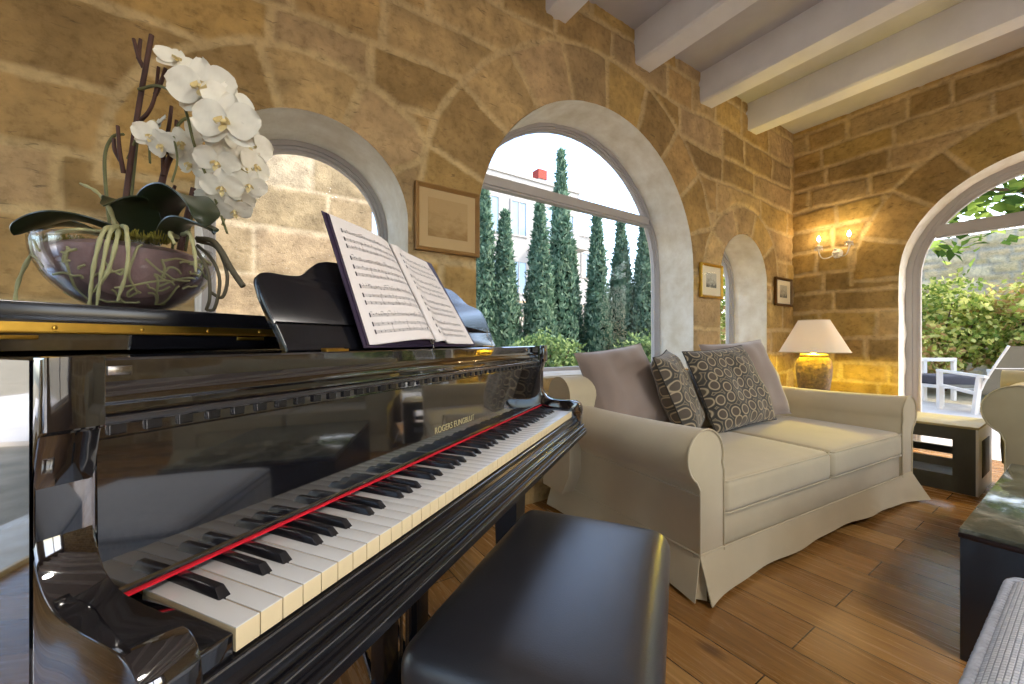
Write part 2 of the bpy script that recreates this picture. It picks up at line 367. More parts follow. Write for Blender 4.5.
def arch_frame(name, arch, w, d0, d1, to_world, transom=None, zb=None, mullions=()):
    """moulded arched frame; glass panes and transom are its children"""
    cx, zc, r, z0 = arch; zb = z0 if zb is None else zb
    m = MB()
    def ring(ro, ri, da, db):
        po = arch_path(cx, zc, ro, zb); pi_ = arch_path(cx, zc, ri, zb + (ro - ri) if zb > .1 else zb)
        n = len(po); vs = [to_world(a, z, d) for d in (da, db) for P in (po, pi_) for a, z in P]
        q = lambda k, i: k * n + i
        fs = []
        for i in range(n - 1):
            fs += [(q(0, i), q(0, i + 1), q(1, i + 1), q(1, i)), (q(2, i), q(2, i + 1), q(3, i + 1), q(3, i)), (q(0, i), q(0, i + 1), q(2, i + 1), q(2, i)), (q(1, i), q(1, i + 1), q(3, i + 1), q(3, i))]
        m.add(vs, fs)
        if zb > .1: 
            vs = [to_world(a, z, d) for d in (da, db) for z in (zb, zb + (ro - ri)) for a in (cx - ro, cx + ro)]
            m.add(vs, [(0, 1, 3, 2), (4, 5, 7, 6), (0, 1, 5, 4), (2, 3, 7, 6)])
    ring(r + .004, r - w * .45, d0, d1); ring(r - w * .40, r - w * .75, d0 + .014, d1 - .006); ring(r - w * .7, r - w, d0 + .026, d1 - .012)
    o = structure(m.build(name, WHITEFRAME))
    ri = r - w
    g = MB(); P = arch_path(cx, zc, ri + .006, zb + w * .6 if zb > .1 else zb); dm = (d0 + d1) / 2
    n = len(P); vs = [to_world(a, z, d) for d in (dm - .003, dm + .003) for a, z in P]
    g.add(vs, [tuple(range(n)), tuple(range(n, 2 * n))[::-1]])
    g.build('pane', GLASS, o, smooth=False)
    if transom:
        t0, t1 = transom; zm = (t0 + t1) / 2
        hw = math.sqrt(max(0, (ri + .012) ** 2 - max(0, zm - zc) ** 2)); t = MB()
        def bar(aa, ab, za, zb_, da, db):
            vs = [to_world(a, z, d) for d in (da, db) for z in (za, zb_) for a in (aa, ab)]
            t.add(vs, [(0, 1, 3, 2), (4, 5, 7, 6), (0, 1, 5, 4), (2, 3, 7, 6), (0, 2, 6, 4), (1, 3, 7, 5)])
        bar(cx - hw, cx + hw, t0, t1, d0 + .012, d1 - .01); bar(cx - hw, cx + hw, t0 + .014, t1 - .014, d0, d1)
        t.build('transom', WHITEFRAME, o, smooth=False)
    return o
arch_frame('window_1', WIN[0], .048, .33, .40, NW)
arch_frame('window_2', WIN[1], .048, .33, .40, NW, (2.055, 2.14))
arch_frame('window_3', WIN[2], .062, .33, .40, NW)
arch_frame('window_9', WIN[3], .048, .33, .40, NW, (2.055, 2.14))
arch_frame('door_1', DOOR, .10, .24, .32, EW, (1.985, 2.10))

# shell that is behind or beside the camera
m = MB(); m.box(-4.6, EX + .1, -4.0, WY + .1, -.12, 0); structure(m.build('floor', FLOOR, smooth=False))
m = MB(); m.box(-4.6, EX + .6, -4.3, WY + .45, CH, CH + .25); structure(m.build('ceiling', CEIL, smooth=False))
def beam(x, k):
    m = MB(); N = 40
    def fn(i, j):
        y = -4 + (WY + 4.02) * i; q = [(-.09, CH + .02), (-.09, CH - .245), (-.078, CH - .262), (.078, CH - .262), (.09, CH - .245), (.09, CH + .02)][int(round(j * 5))]
        w = .006 * (float(vnoise(np.array(y * 1.7), np.array(q[0] * 30 + k * 9.), 5 + k)) - .5) * 2
        return (x + q[0] + w, y, q[1] + w * (q[1] < CH - .1))
    m.grid(fn, N, 5); return structure(m.build('beam_%d' % (k + 1), BEAM, angle=30))
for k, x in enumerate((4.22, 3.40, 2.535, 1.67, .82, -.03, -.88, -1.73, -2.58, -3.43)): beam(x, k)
def holed_wall(name, fixed, axis, a0, a1, holes, th):
    m = MB(); cuts = sorted(holes); a = a0
    def b(p, q, z0, z1):
        if q - p < 1e-4 or z1 - z0 < 1e-4: return
        if axis == 'x': m.box(fixed, fixed + th, p, q, z0, z1)
        else: m.box(p, q, fixed, fixed + th, z0, z1)
    for (p, q, z0, z1) in cuts:
        b(a, p, 0, CH); b(p, q, 0, z0); b(p, q, z1, CH); a = q
    b(a, a1, 0, CH); return structure(m.build(name, BROWNPLASTER, smooth=False))
holed_wall('wall_west', -4.6, 'x', -4.0, WY + .45, [(-2.6, -.9, 0.0, 2.3), (-.2, 1.6, 0.0, 2.5)], .3)
holed_wall('wall_south', -4.3, 'y', -4.6, EX + .6, [(-3.6, -1.0, .3, 2.9), (-.4, 2.3, .0, 2.9), (2.8, 5.0, .3, 2.9)], .3)
def plain_window(name, p, q, z0, z1, fixed, axis):
    m = MB(); g = MB(); w = .06
    W = (lambda a, z, d: (fixed + d, a, z)) if axis == 'x' else (lambda a, z, d: (a, fixed + d, z))
    def bar(M_, aa, ab, za, zb, da, db):
        vs = [W(a, z, d) for d in (da, db) for z in (za, zb) for a in (aa, ab)]
        M_.add(vs, [(0, 1, 3, 2), (4, 5, 7, 6), (0, 1, 5, 4), (2, 3, 7, 6), (0, 2, 6, 4), (1, 3, 7, 5)])
    c = (p + q) / 2
    for aa, ab, za, zb in ((p, p + w, z0, z1), (q - w, q, z0, z1), (p + w, q - w, z0, z0 + w), (p + w, q - w, z1 - w, z1), (c - w / 2, c + w / 2, z0 + w, z1 - w)): bar(m, aa, ab, za, zb, .1, .17)
    bar(g, p + w * .8, c, z0 + w * .8, z1 - w * .8, .13, .136); bar(g, c, q - w * .8, z0 + w * .8, z1 - w * .8, .13, .136)
    o = structure(m.build(name, WHITEFRAME, smooth=False)); g.build('pane', GLASS, o, smooth=False)
plain_window('window_4', -2.6, -.9, 0, 2.3, -4.6, 'x'); plain_window('window_5', -.2, 1.6, 0, 2.5, -4.6, 'x')
plain_window('window_6', -3.6, -1.0, .3, 2.9, -4.3, 'y'); plain_window('window_7', -.4, 2.3, 0, 2.9, -4.3, 'y'); plain_window('window_8', 2.8, 5.0, .3, 2.9, -4.3, 'y')


# ------------------------------------------------------------------ grand piano (local x = along the keyboard, y = away from the player)
PO, PR = (-.0085, .439), math.radians(33.55)
piano = tag(empty('grand_piano', (*PO, 0), PR), 'glossy black baby grand piano with open keyboard in front of the stone wall', 'piano')
UL, UR = -.08, 1.305
def outline(off=0.0, v0=.146):
    """case plan: straight spine, rounded tail, bent treble side"""
    P = [(UL, v0), (UL, .5), (UL, .95), (UL + .005, 1.16), (.02, 1.33), (.16, 1.42), (.33, 1.40), (.46, 1.30), (.56, 1.14), (.68, .99), (.85, .88), (1.03, .78), (1.18, .65), (1.275, .50), (UR, .36), (UR, .24), (UR, v0)]
    Q = spath2(P, 5)
    if not off: return Q
    out = []
    for i, (x, y) in enumerate(Q):
        a = Q[max(0, i - 1)]; b = Q[min(len(Q) - 1, i + 1)]; dx, dy = b[0] - a[0], b[1] - a[1]; L = math.hypot(dx, dy)
        out.append((x - dy / L * off, y + dx / L * off) if i not in (0, len(Q) - 1) else ((x - dy / L * off, y)))
    return out
# rim
m = MB(); o_, i_ = outline(), outline(-.042)
n = len(o_); zs = (.655, .984)
vs = [(*p, z) for z in zs for P in (o_, i_) for p in P]; q = lambda k, i: k * n + i; fs = []
for i in range(n - 1):
    fs += [(q(0, i), q(0, i + 1), q(2, i + 1), q(2, i)), (q(1, i), q(1, i + 1), q(3, i + 1), q(3, i)), (q(2, i), q(2, i + 1), q(3, i + 1), q(3, i)), (q(0, i), q(0, i + 1), q(1, i + 1), q(1, i))]
fs += [(q(0, 0), q(1, 0), q(3, 0), q(2, 0)), (q(0, n - 1), q(1, n - 1), q(3, n - 1), q(2, n - 1))]
m.add(vs, fs); m.build('rim', BLACK, piano, angle=40)
m = MB(); m.prism(i_, .72, .735); m.build('soundboard', mat('spruce_board', srgb(150, 110, 60), .6, 0, .1, 10), piano, smooth=False)
# cheeks with the scrolled front
prof = [(.14, .987), (.1195, .987), (.1195, .9235), (.1205, .922), (.1275, .919)] + spath2([(.1275, .919), (.1325, .903), (.139, .878), (.142, .850), (.138, .819), (.124, .792), (.098, .777), (.065, .7737), (.03, .7737), (.004, .7725), (-.013, .766), (-.0225, .754), (-.0255, .738)], 4)[1:] + [(-.026, .70), (-.026, .655), (.14, .655)]
for u0 in (UL, 1.265):
    bm = bmesh.new(); vv = [[bm.verts.new((u, p[0], p[1])) for p in prof] for u in (u0, u0 + .04)]
    k = len(prof)
    f1 = bm.faces.new(vv[0]); f2 = bm.faces.new(vv[1][::-1])
    for i in range(k): bm.faces.new((vv[0][i], vv[0][(i + 1) % k], vv[1][(i + 1) % k], vv[1][i]))
    bmesh.ops.recalc_face_normals(bm, faces=bm.faces)
    ed = [e for e in bm.edges if len(e.link_faces) == 2 and (f1 in e.link_faces or f2 in e.link_faces)]
    bmesh.ops.bevel(bm, geom=ed, offset=.0022, segments=2, affect='EDGES', profile=.5)
    m = MB(); m.bm(bm); m.build('cheek', BLACK, piano, angle=25)
for u0, u1 in ((-.0395, -.0015), (1.2265, 1.2645)):
    m = MB(); m.rbox(u0, u1, -.001, .16, .70, .7385, .002); m.build('key_block', BLACK, piano)
# keybed and key slip moulding
m = MB(); m.box(-.079, 1.304, .0, .30, .655, .70); m.box(-.079, 1.304, .14, .15, .70, .735); m.build('keybed', BLACKSAT, piano, smooth=False)
slip = [(.001, .7165), (-.0035, .7165), (-.006, .714)] + spath2([(-.007, .706), (-.012, .700), (-.0175, .699), (-.019, .694)], 3) + [(-.0195, .687)] + spath2([(-.021, .684), (-.026, .683), (-.0275, .678)], 3) + [(-.0275, .668), (-.0295, .666)] + spath2([(-.034, .665), (-.038, .661), (-.0385, .656)], 3) + [(-.0385, .650)] + spath2([(-.038, .644), (-.03, .636), (-.018, .632)], 4) + [(.02, .632), (.02, .7165)]
m = MB(); m.prism(slip, UL - .001, UR + .001, 'x'); 
for (v, z, r_) in ((-.0060, .7150, .0013), (-.0190, .6945, .0013), (-.0275, .6775, .0011), (-.0380, .6580, .0013)): m.tube([(UL, v, z), (UR, v, z)], r_, 8, 1)  # pale grey strips added along the slip's corners to stand for edge highlights
m.build('key_slip', [LACQUER, mat('edge_highlight_strip', (.16, .16, .17), .16, .6, 0, coat=.6)], piano, angle=28)
m = MB(); m.box(-.07, 1.295, .02, .30, .632, .655); m.build('keybed_underside', BLACKSAT, piano, smooth=False)
# fallboard: upright mirror-black panel with a moulded foot, hinge strip above
fb = [(.160, .908), (.1385, .906), (.1352, .7590), (.1345, .7560), (.1330, .7540), (.165, .7540)]
m = MB(); m.prism(fb, -.0395, 1.2645, 'x'); fall = m.build('fallboard', BLACK, piano, smooth=False)
# lettering on the fallboard
def text_mesh(name, body, size, mat_, parent, M, extrude=.0004):
    cu = bpy.data.curves.new(name, 'FONT'); cu.body = body; cu.size = size; cu.extrude = extrude; cu.align_x = 'CENTER'
    o = bpy.data.objects.new(name, cu); COL.objects.link(o); bpy.context.view_layer.update()
    me = bpy.data.meshes.new_from_object(o.evaluated_get(bpy.context.evaluated_depsgraph_get())); bpy.data.objects.remove(o)
    me.transform(M); me.materials.clear(); me.materials.append(mat_); me.name = name
    return link(bpy.data.objects.new(name, me), parent)
M = Matrix.Translation((.616, .1357, .7925)) @ Matrix.Rotation(math.radians(-1.2), 4, 'X') @ Matrix.Rotation(PI / 2, 4, 'X')
text_mesh('lettering', 'ROGERS EUNGBLUT', .0205, GOLD, fall, M)
m = MB(); m.prism([(.1455, .924), (.1455, .906), (.17, .906), (.17, .924)], -.0395, 1.2645, 'x')
for k in range(44):
    u = -.03 + k * .0295; m.rbox(u, u + .015, .1415, .148, .9085, .9215, .0015, 1)
m.build('hinge_strip', [BLACK, BLACKSAT], piano, smooth=False)
# music shelf and its stepped front rail
rail = [(.46, .984), (.160, .984), (.1575, .9815), (.1575, .960), (.1555, .957)] + spath2([(.151, .950), (.149, .942), (.1495, .938)], 3) + [(.158, .936), (.158, .929)] + spath2([(.146, .929), (.1405, .927), (.139, .923), (.1405, .919), (.146, .9175)], 3) + [(.17, .9175), (.17, .95), (.46, .95)]
m = MB(); m.prism(rail, -.0395, 1.2645, 'x'); shelf = m.build('music_shelf', BLACK, piano, angle=22)
m = MB(); m.prism([(.1482, .9275), (.1395, .9262), (.1382, .923), (.1395, .9198), (.148, .9185)], -.039, 1.264, 'x'); m.build('moulding', mat('polished_black_edge', (.05, .05, .055), .08, .3, 0, coat=1), piano, angle=50)
for u in (-.025, 1.16):
    m = MB(); m.rbox(u, u + .02, .1555, .1600, .966, .976, .0012); m.build('shelf_latch', CHROME, shelf)
# red felt strip at the back of the keys
m = MB(); N = 60
m.box(-.030, 1.252, .1265, .1325, .7508, .7532)
m.build('felt_strip', FELT, piano)
# keys
def white_key():
    bm = bmesh.new(); bmesh.ops.create_cube(bm, size=1)
    for q_ in bm.verts: q_.co = Vector(((q_.co.x + .5) * .0222, (q_.co.y + .5) * .149, .7188 + (q_.co.z + .5) * .0223))
    bmesh.ops.bevel(bm, geom=[e for e in bm.edges if all(v.co.z > .73 for v in e.verts)], offset=.0011, segments=2, affect='EDGES', profile=.5)
    m = MB(); bm.normal_update(); mi = [0 if f.calc_center_median().z > .7392 else 1 for f in bm.faces]
    m.bm(bm); m.m = mi; return m
wk = white_key().build('white_key', [IVORY, KEYWOOD], piano, angle=40)
P88 = 1.225 / 52
for i in range(52):
    o = wk if i == 0 else wk.copy()
    if i: COL.objects.link(o)
    o.location = (i * P88 + .0007, 0, 0); o.parent = piano
bk_off = {0: .14, 2: -.14, 3: .14, 5: -.17, 6: 0.0}     # letter index A=0: A# C# D# F# G#
def black_key():
    m = MB(); w, t = .0062, .0046; y0, y1 = .052, .149; zb, zt = .7395, .7508
    vs = [(-w, y0, zb), (w, y0, zb), (w, y1, zb), (-w, y1, zb), (-t, y0 + .011, zt), (t, y0 + .011, zt), (t, y1, zt), (-t, y1, zt)]
    bm = bmesh.new(); V_ = [bm.verts.new(p) for p in vs]
    for f in ((3, 2, 1, 0), (4, 5, 6, 7), (0, 1, 5, 4), (1, 2, 6, 5), (2, 3, 7, 6), (3, 0, 4, 7)): bm.faces.new([V_[k] for k in f])
    bmesh.ops.bevel(bm, geom=[e for e in bm.edges if any(v.co.z > zt - .001 for v in e.verts)], offset=.0013, segments=2, affect='EDGES', profile=.5)
    return MB().bm(bm)
bkp = None
for i in range(51):
    L = i % 7                      # 0=A 1=B 2=C 3=D 4=E 5=F 6=G ; sharps after A C D F G
    if L in (1, 4): continue
    if bkp is None: bkp = o = black_key().build('black_key', EBONY, piano, angle=40)
    else: o = bkp.copy(); COL.objects.link(o); o.parent = piano
    o.location = ((i + 1) * P88 + bk_off[L] * .006, 0, 0)
# lid, folded front flap, hinge
lo_ = outline(.012, .45); lo_ = [(p[0], max(p[1], .45)) for p in lo_]
m = MB(); m.prism(lo_, .988, 1.0120); lid = m.build('lid', BLACK, piano, angle=40)
m = MB(); m.rbox(UL - .012, UR + .012, .453, .775, 1.0290, 1.0565, .002); m.build('lid_flap', LACQUER, piano)
m = MB(); m.box(UL - .01, UR + .01, .4478, .453, 1.0135, 1.0275); m.tube([(UL - .01, .4465, 1.0135), (UR + .01, .4465, 1.0135)], .0018, 8)
m.box(UL - .01, UR + .01, .452, .775, 1.0120, 1.0290, 1)
hg = m.build('lid_hinge', [BRASS, BLACKSAT], piano, smooth=False)
for k in range(14):
    m = MB(); u = -.065 + k * .1; M = Matrix.Translation((u, .4474, 1.0205)) @ Matrix.Rotation(PI / 2, 4, 'X')
    m.lathe([(0, .0014), (.002, .0012), (.0033, 0)], 12, M=M); m.build('screw', BRASS, hg)
for u0, u1 in ((-.09, .02), (.29, .345)):
    m = MB(); m.rbox(u0, u1, .4478, .4505, 1.0035, 1.0095, .0008); m.build('hinge_plate', BRASS, lid)
# music desk, leaning back
DB, DT = .212, math.radians(25.5)
dl = spath2([(-.395, 0), (-.40, .045), (-.403, .05), (-.408, .10)], 4) + spath2([(-.408, .105), (-.404, .137), (-.385, .148), (-.345, .149), (-.315, .155), (-.285, .178), (-.255, .195), (-.20, .203), (0, .206), (.20, .203), (.255, .195), (.285, .178), (.315, .155), (.345, .149), (.385, .14), (.404, .125), (.409, .10)], 5) + spath2([(.408, .095), (.403, .05), (.40, .045), (.395, 0)], 4)
DM = Matrix.Translation((.613, DB, .986)) @ Matrix.Rotation(-DT, 4, 'X')
bm = bmesh.new(); va = [bm.verts.new(DM @ Vector((x, 0, z))) for x, z in dl]; vb = [bm.verts.new(DM @ Vector((x, .014, z))) for x, z in dl]; k = len(dl)
f1 = bm.faces.new(va); f2 = bm.faces.new(vb[::-1])
for i in range(k): bm.faces.new((va[i], va[(i + 1) % k], vb[(i + 1) % k], vb[i]))
bmesh.ops.recalc_face_normals(bm, faces=bm.faces)
bmesh.ops.bevel(bm, geom=[e for e in bm.edges if f1 in e.link_faces or f2 in e.link_faces], offset=.0025, segments=2, affect='EDGES', profile=.5)
desk = MB().bm(bm).build('music_desk', LACQUER, piano, angle=30)
for u in (-.33, .30):
    m = MB(); m.rbox(.613 + u, .613 + u + .05, DB - .014, DB, .9835, .9875, .001); m.tube([(.613 + u, DB - .001, .987), (.613 + u + .05, DB - .001, .987)], .002, 8); m.build('desk_hinge', BRASS, desk)
for u, h in ((.553, .05), (.87, .05)):
    m = MB(); m.tube(smoothpath([(u, .20, .986), (u - .002, .172, .983), (u, .160, .986), (u + .001, .163, 1.0), (u + .003, .176, .986 + h * .62), (u + .006, .181, .986 + h)], 5), .0014, 8); m.build('page_holder', CHROME, desk)
# legs with casters
for (u, v) in ((.03, .22), (1.165, .225), (.28, 1.20)):
    m = MB(); a, b = .050, .034
    vs = [(u + sx * r, v + sy * r, z) for r, z in ((b, .075), (b + .004, .12), (a, .60), (a, .655)) for sx, sy in ((-1, -1), (1, -1), (1, 1), (-1, 1))]
    fs = [(4 * k + i, 4 * k + (i + 1) % 4, 4 * k + 4 + (i + 1) % 4, 4 * k + 4 + i) for k in range(3) for i in range(4)] + [(3, 2, 1, 0), (12, 13, 14, 15)]
    m.add(vs, fs); lg = m.build('leg', LACQUER, piano, smooth=False)
    c = MB(); c.lathe([(0, .0755), (.02, .075), (.02, .06), (.008, .055), (.008, .04), (0, .04)], 16, c=(u, v, 0)); c.lathe([(0, -.012), (.022, -.012), (.025, -.006), (.025, .006), (.022, .012), (0, .012)], 20, M=Matrix.Translation((u, v, .0255)) @ Matrix.Rotation(PI / 2, 4, 'Y')); c.build('caster', BRASS, lg)
# pedal lyre
m = MB()
for u in (.545, .675): m.rbox(u - .028, u + .028, .275, .315, .15, .655, .004)
m.rbox(.50, .72, .25, .34, .11, .155, .008); m.rbox(.52, .70, .255, .335, .60, .655, .004)
ly = m.build('pedal_lyre', LACQUER, piano)
m = MB()
for u in (.585, .61, .635): m.tube([(u, .297, .15), (u, .297, .61)], .004, 8)
m.build('pedal_rods', CHROME, ly)
m = MB()
for u in (.55, .67): m.tube([(u, .33, .14), (u, .56, .655)], .007, 8)
m.build('lyre_brace', BLACK, ly)
for u in (.56, .61, .66):
    p = MB(); p.add(*(lambda g: (g.v, g.f))(MB().rbox(u - .011, u + .011, .15, .27, .118, .128, .004))); p.build('pedal', BRASS, ly)

# ------------------------------------------------------------------ music book on the desk
book = tag(empty('music_book', (PO[0], PO[1], 0), PR), 'open sheet music book leaning on the black piano music desk', 'book')
BM = Matrix.Translation((.593, .196, .991)) @ Matrix.Rotation(-math.radians(27.5), 4, 'X')
H = .290
def page_pt(side, t, s, lift=0.0):
    """t from spine 0 to edge 1, s up the page"""
    w = .215; x = side * w * (t - .02 * math.sin(PI * t))
    t = min(.9999, max(0, t)); s_c = min(1, max(0, s))
    if side < 0: bul = .030 * s_c * t + (1 - s_c) * .030 * math.sin(PI * t ** .55) + .010 * s_c * math.sin(PI * t ** .6)
    else: bul = (.014 * math.exp(-((t - .12) / .12) ** 2) + .010 * (1 - t)) * (1 - .6 * s_c) - .02 * s_c * t
    return BM @ Vector((x, -.007 - bul - lift, s * H))
for side in (-1, 1):
    m = MB(); m.grid(lambda i, j: page_pt(side, i, j), 24, 14); 
    for k in range(3):      # page block under the top leaf
        m.grid(lambda i, j: page_pt(side, i, j, -.0012 * (k + 1)) , 24, 4)
    m.build('page', PAPER, book, angle=60)
    ink = MB()
    def seg(t0, t1, s, th, n=10):
        ink.grid(lambda i, j: page_pt(side, t0 + (t1 - t0) * i, s + (j - .5) * th, .0006), n, 1)
    for sy in range(4):
        base = .90 - sy * .225
        for st in range(3):
            y0 = base - st * .058 - (.012 if st else 0)
            for ln in range(5): seg(.09, .90, y0 - ln * .0052, .0011)
            rr = random.Random(sy * 31 + st * 7 + (side > 0) * 100)
            nn = 26 if st == 0 else 15
            for k in range(nn):
                t = .13 + .76 * (k + rr.uniform(-.2, .2)) / nn; y = y0 - rr.uniform(-.003, .022); w = .006
                ink.grid(lambda i, j: page_pt(side, t + (i - .5) * w * 1.5, y + (j - .5) * .0058, .0008), 1, 1)
                if rr.random() < .8: ink.grid(lambda i, j: page_pt(side, t + .004 + (i - .5) * .0014, y + .019 * j, .0008), 1, 1)
                if rr.random() < .35 and st == 0: seg(t + .004, t + .03, y + .019, .003, 2)
            ink.grid(lambda i, j: page_pt(side, .905 + (i - .5) * .014, y0 - .026 + .034 * j, .0008), 1, 1) if side < 0 else ink.grid(lambda i, j: page_pt(side, .10 + (i - .5) * .014, y0 - .026 + .034 * j, .0008), 1, 1)
        for t in (.30, .5, .7): ink.grid(lambda i, j: page_pt(side, t + (i - .5) * .0022, base - .15 + .082 * j, .0007), 1, 2)
    ink.build('printed_notes', INK, book, smooth=False)
m = MB()
def cov(side, w, hb, ht, d): return lambda i, j: BM @ Vector((side * w * i, -d - (.030 if side < 0 else -.02) * i * j, hb + (ht - hb) * j))
for side in (-1, 1):
    for d in (.0010, .0036): m.grid(cov(side, .228, -.004, H + .006, d), 8, 8)
    for d in (.0048, .0068): m.grid(cov(side, .221, 0, H + .001, d), 8, 8)
    f0, f1 = cov(side, .228, -.004, H + .006, .0010), cov(side, .228, -.004, H + .006, .0036)
    m.grid(lambda i, j: (f0(1, i) if j == 0 else f1(1, i)), 8, 1); m.grid(lambda i, j: (f0(i, 1) if j == 0 else f1(i, 1)), 8, 1); m.grid(lambda i, j: (f0(i, 0) if j == 0 else f1(i, 0)), 8, 1)
    f2, f3 = cov(side, .221, 0, H + .001, .0036), cov(side, .221, 0, H + .001, .0068)
    m.grid(lambda i, j: (f2(1, i) if j == 0 else f3(1, i)), 8, 1); m.grid(lambda i, j: (f2(i, 0) if j == 0 else f3(i, 0)), 8, 1)
m.build('cover', COVER, book, smooth=False)

# ------------------------------------------------------------------ piano bench
bench = tag(empty('piano_bench', (*PO, 0), PR), 'black leather padded piano bench in front of the keyboard', 'bench')
def softbox(x0, x1, y0, y1, z0, z1, r, crown, n=28, k=6):
    """cushion: rounded edges, crowned top"""
    m = MB(); cx, cy = (x0 + x1) / 2, (y0 + y1) / 2; hx, hy = (x1 - x0) / 2, (y1 - y0) / 2
    bm = bmesh.new(); bmesh.ops.create_cube(bm, size=1)
    for q_ in bm.verts: q_.co = Vector((cx + q_.co.x * 2 * hx, cy + q_.co.y * 2 * hy, (z0 + z1) / 2 + q_.co.z * (z1 - z0)))
    bmesh.ops.bevel(bm, geom=bm.edges[:], offset=r, segments=k, affect='EDGES', profile=.5)
    bmesh.ops.subdivide_edges(bm, edges=[e for e in bm.edges if e.calc_length() > .08], cuts=14, use_grid_fill=True)
    for q_ in bm.verts:
        a = max(0, 1 - ((q_.co.x - cx) / hx) ** 2); b = max(0, 1 - ((q_.co.y - cy) / hy) ** 2)
        w = (q_.co.z - z0) / (z1 - z0); q_.co.z += crown * (a * b) ** .5 * max(0, w) ** 2
    return m.bm(bm)
softbox(.288, .912, -.35, .065, .400, .500, .042, .014).build('seat', LEATHER, bench, angle=60)
m = MB(); m.rbox(.308, .892, -.33, .045, .335, .41, .004); m.build('frame', BLACK, bench)
for u in (.335, .865):
    for v in (-.30, .02):
        m = MB(); a, b = .024, .017
        vs = [(u + sx * r, v + sy * r, z) for r, z in ((b, 0), (a, .335)) for sx, sy in ((-1, -1), (1, -1), (1, 1), (-1, 1))]
        m.add(vs, [(i, (i + 1) % 4, 4 + (i + 1) % 4, 4 + i) for i in range(4)] + [(3, 2, 1, 0), (4, 5, 6, 7)]); m.build('leg', BLACK, bench, smooth=False)

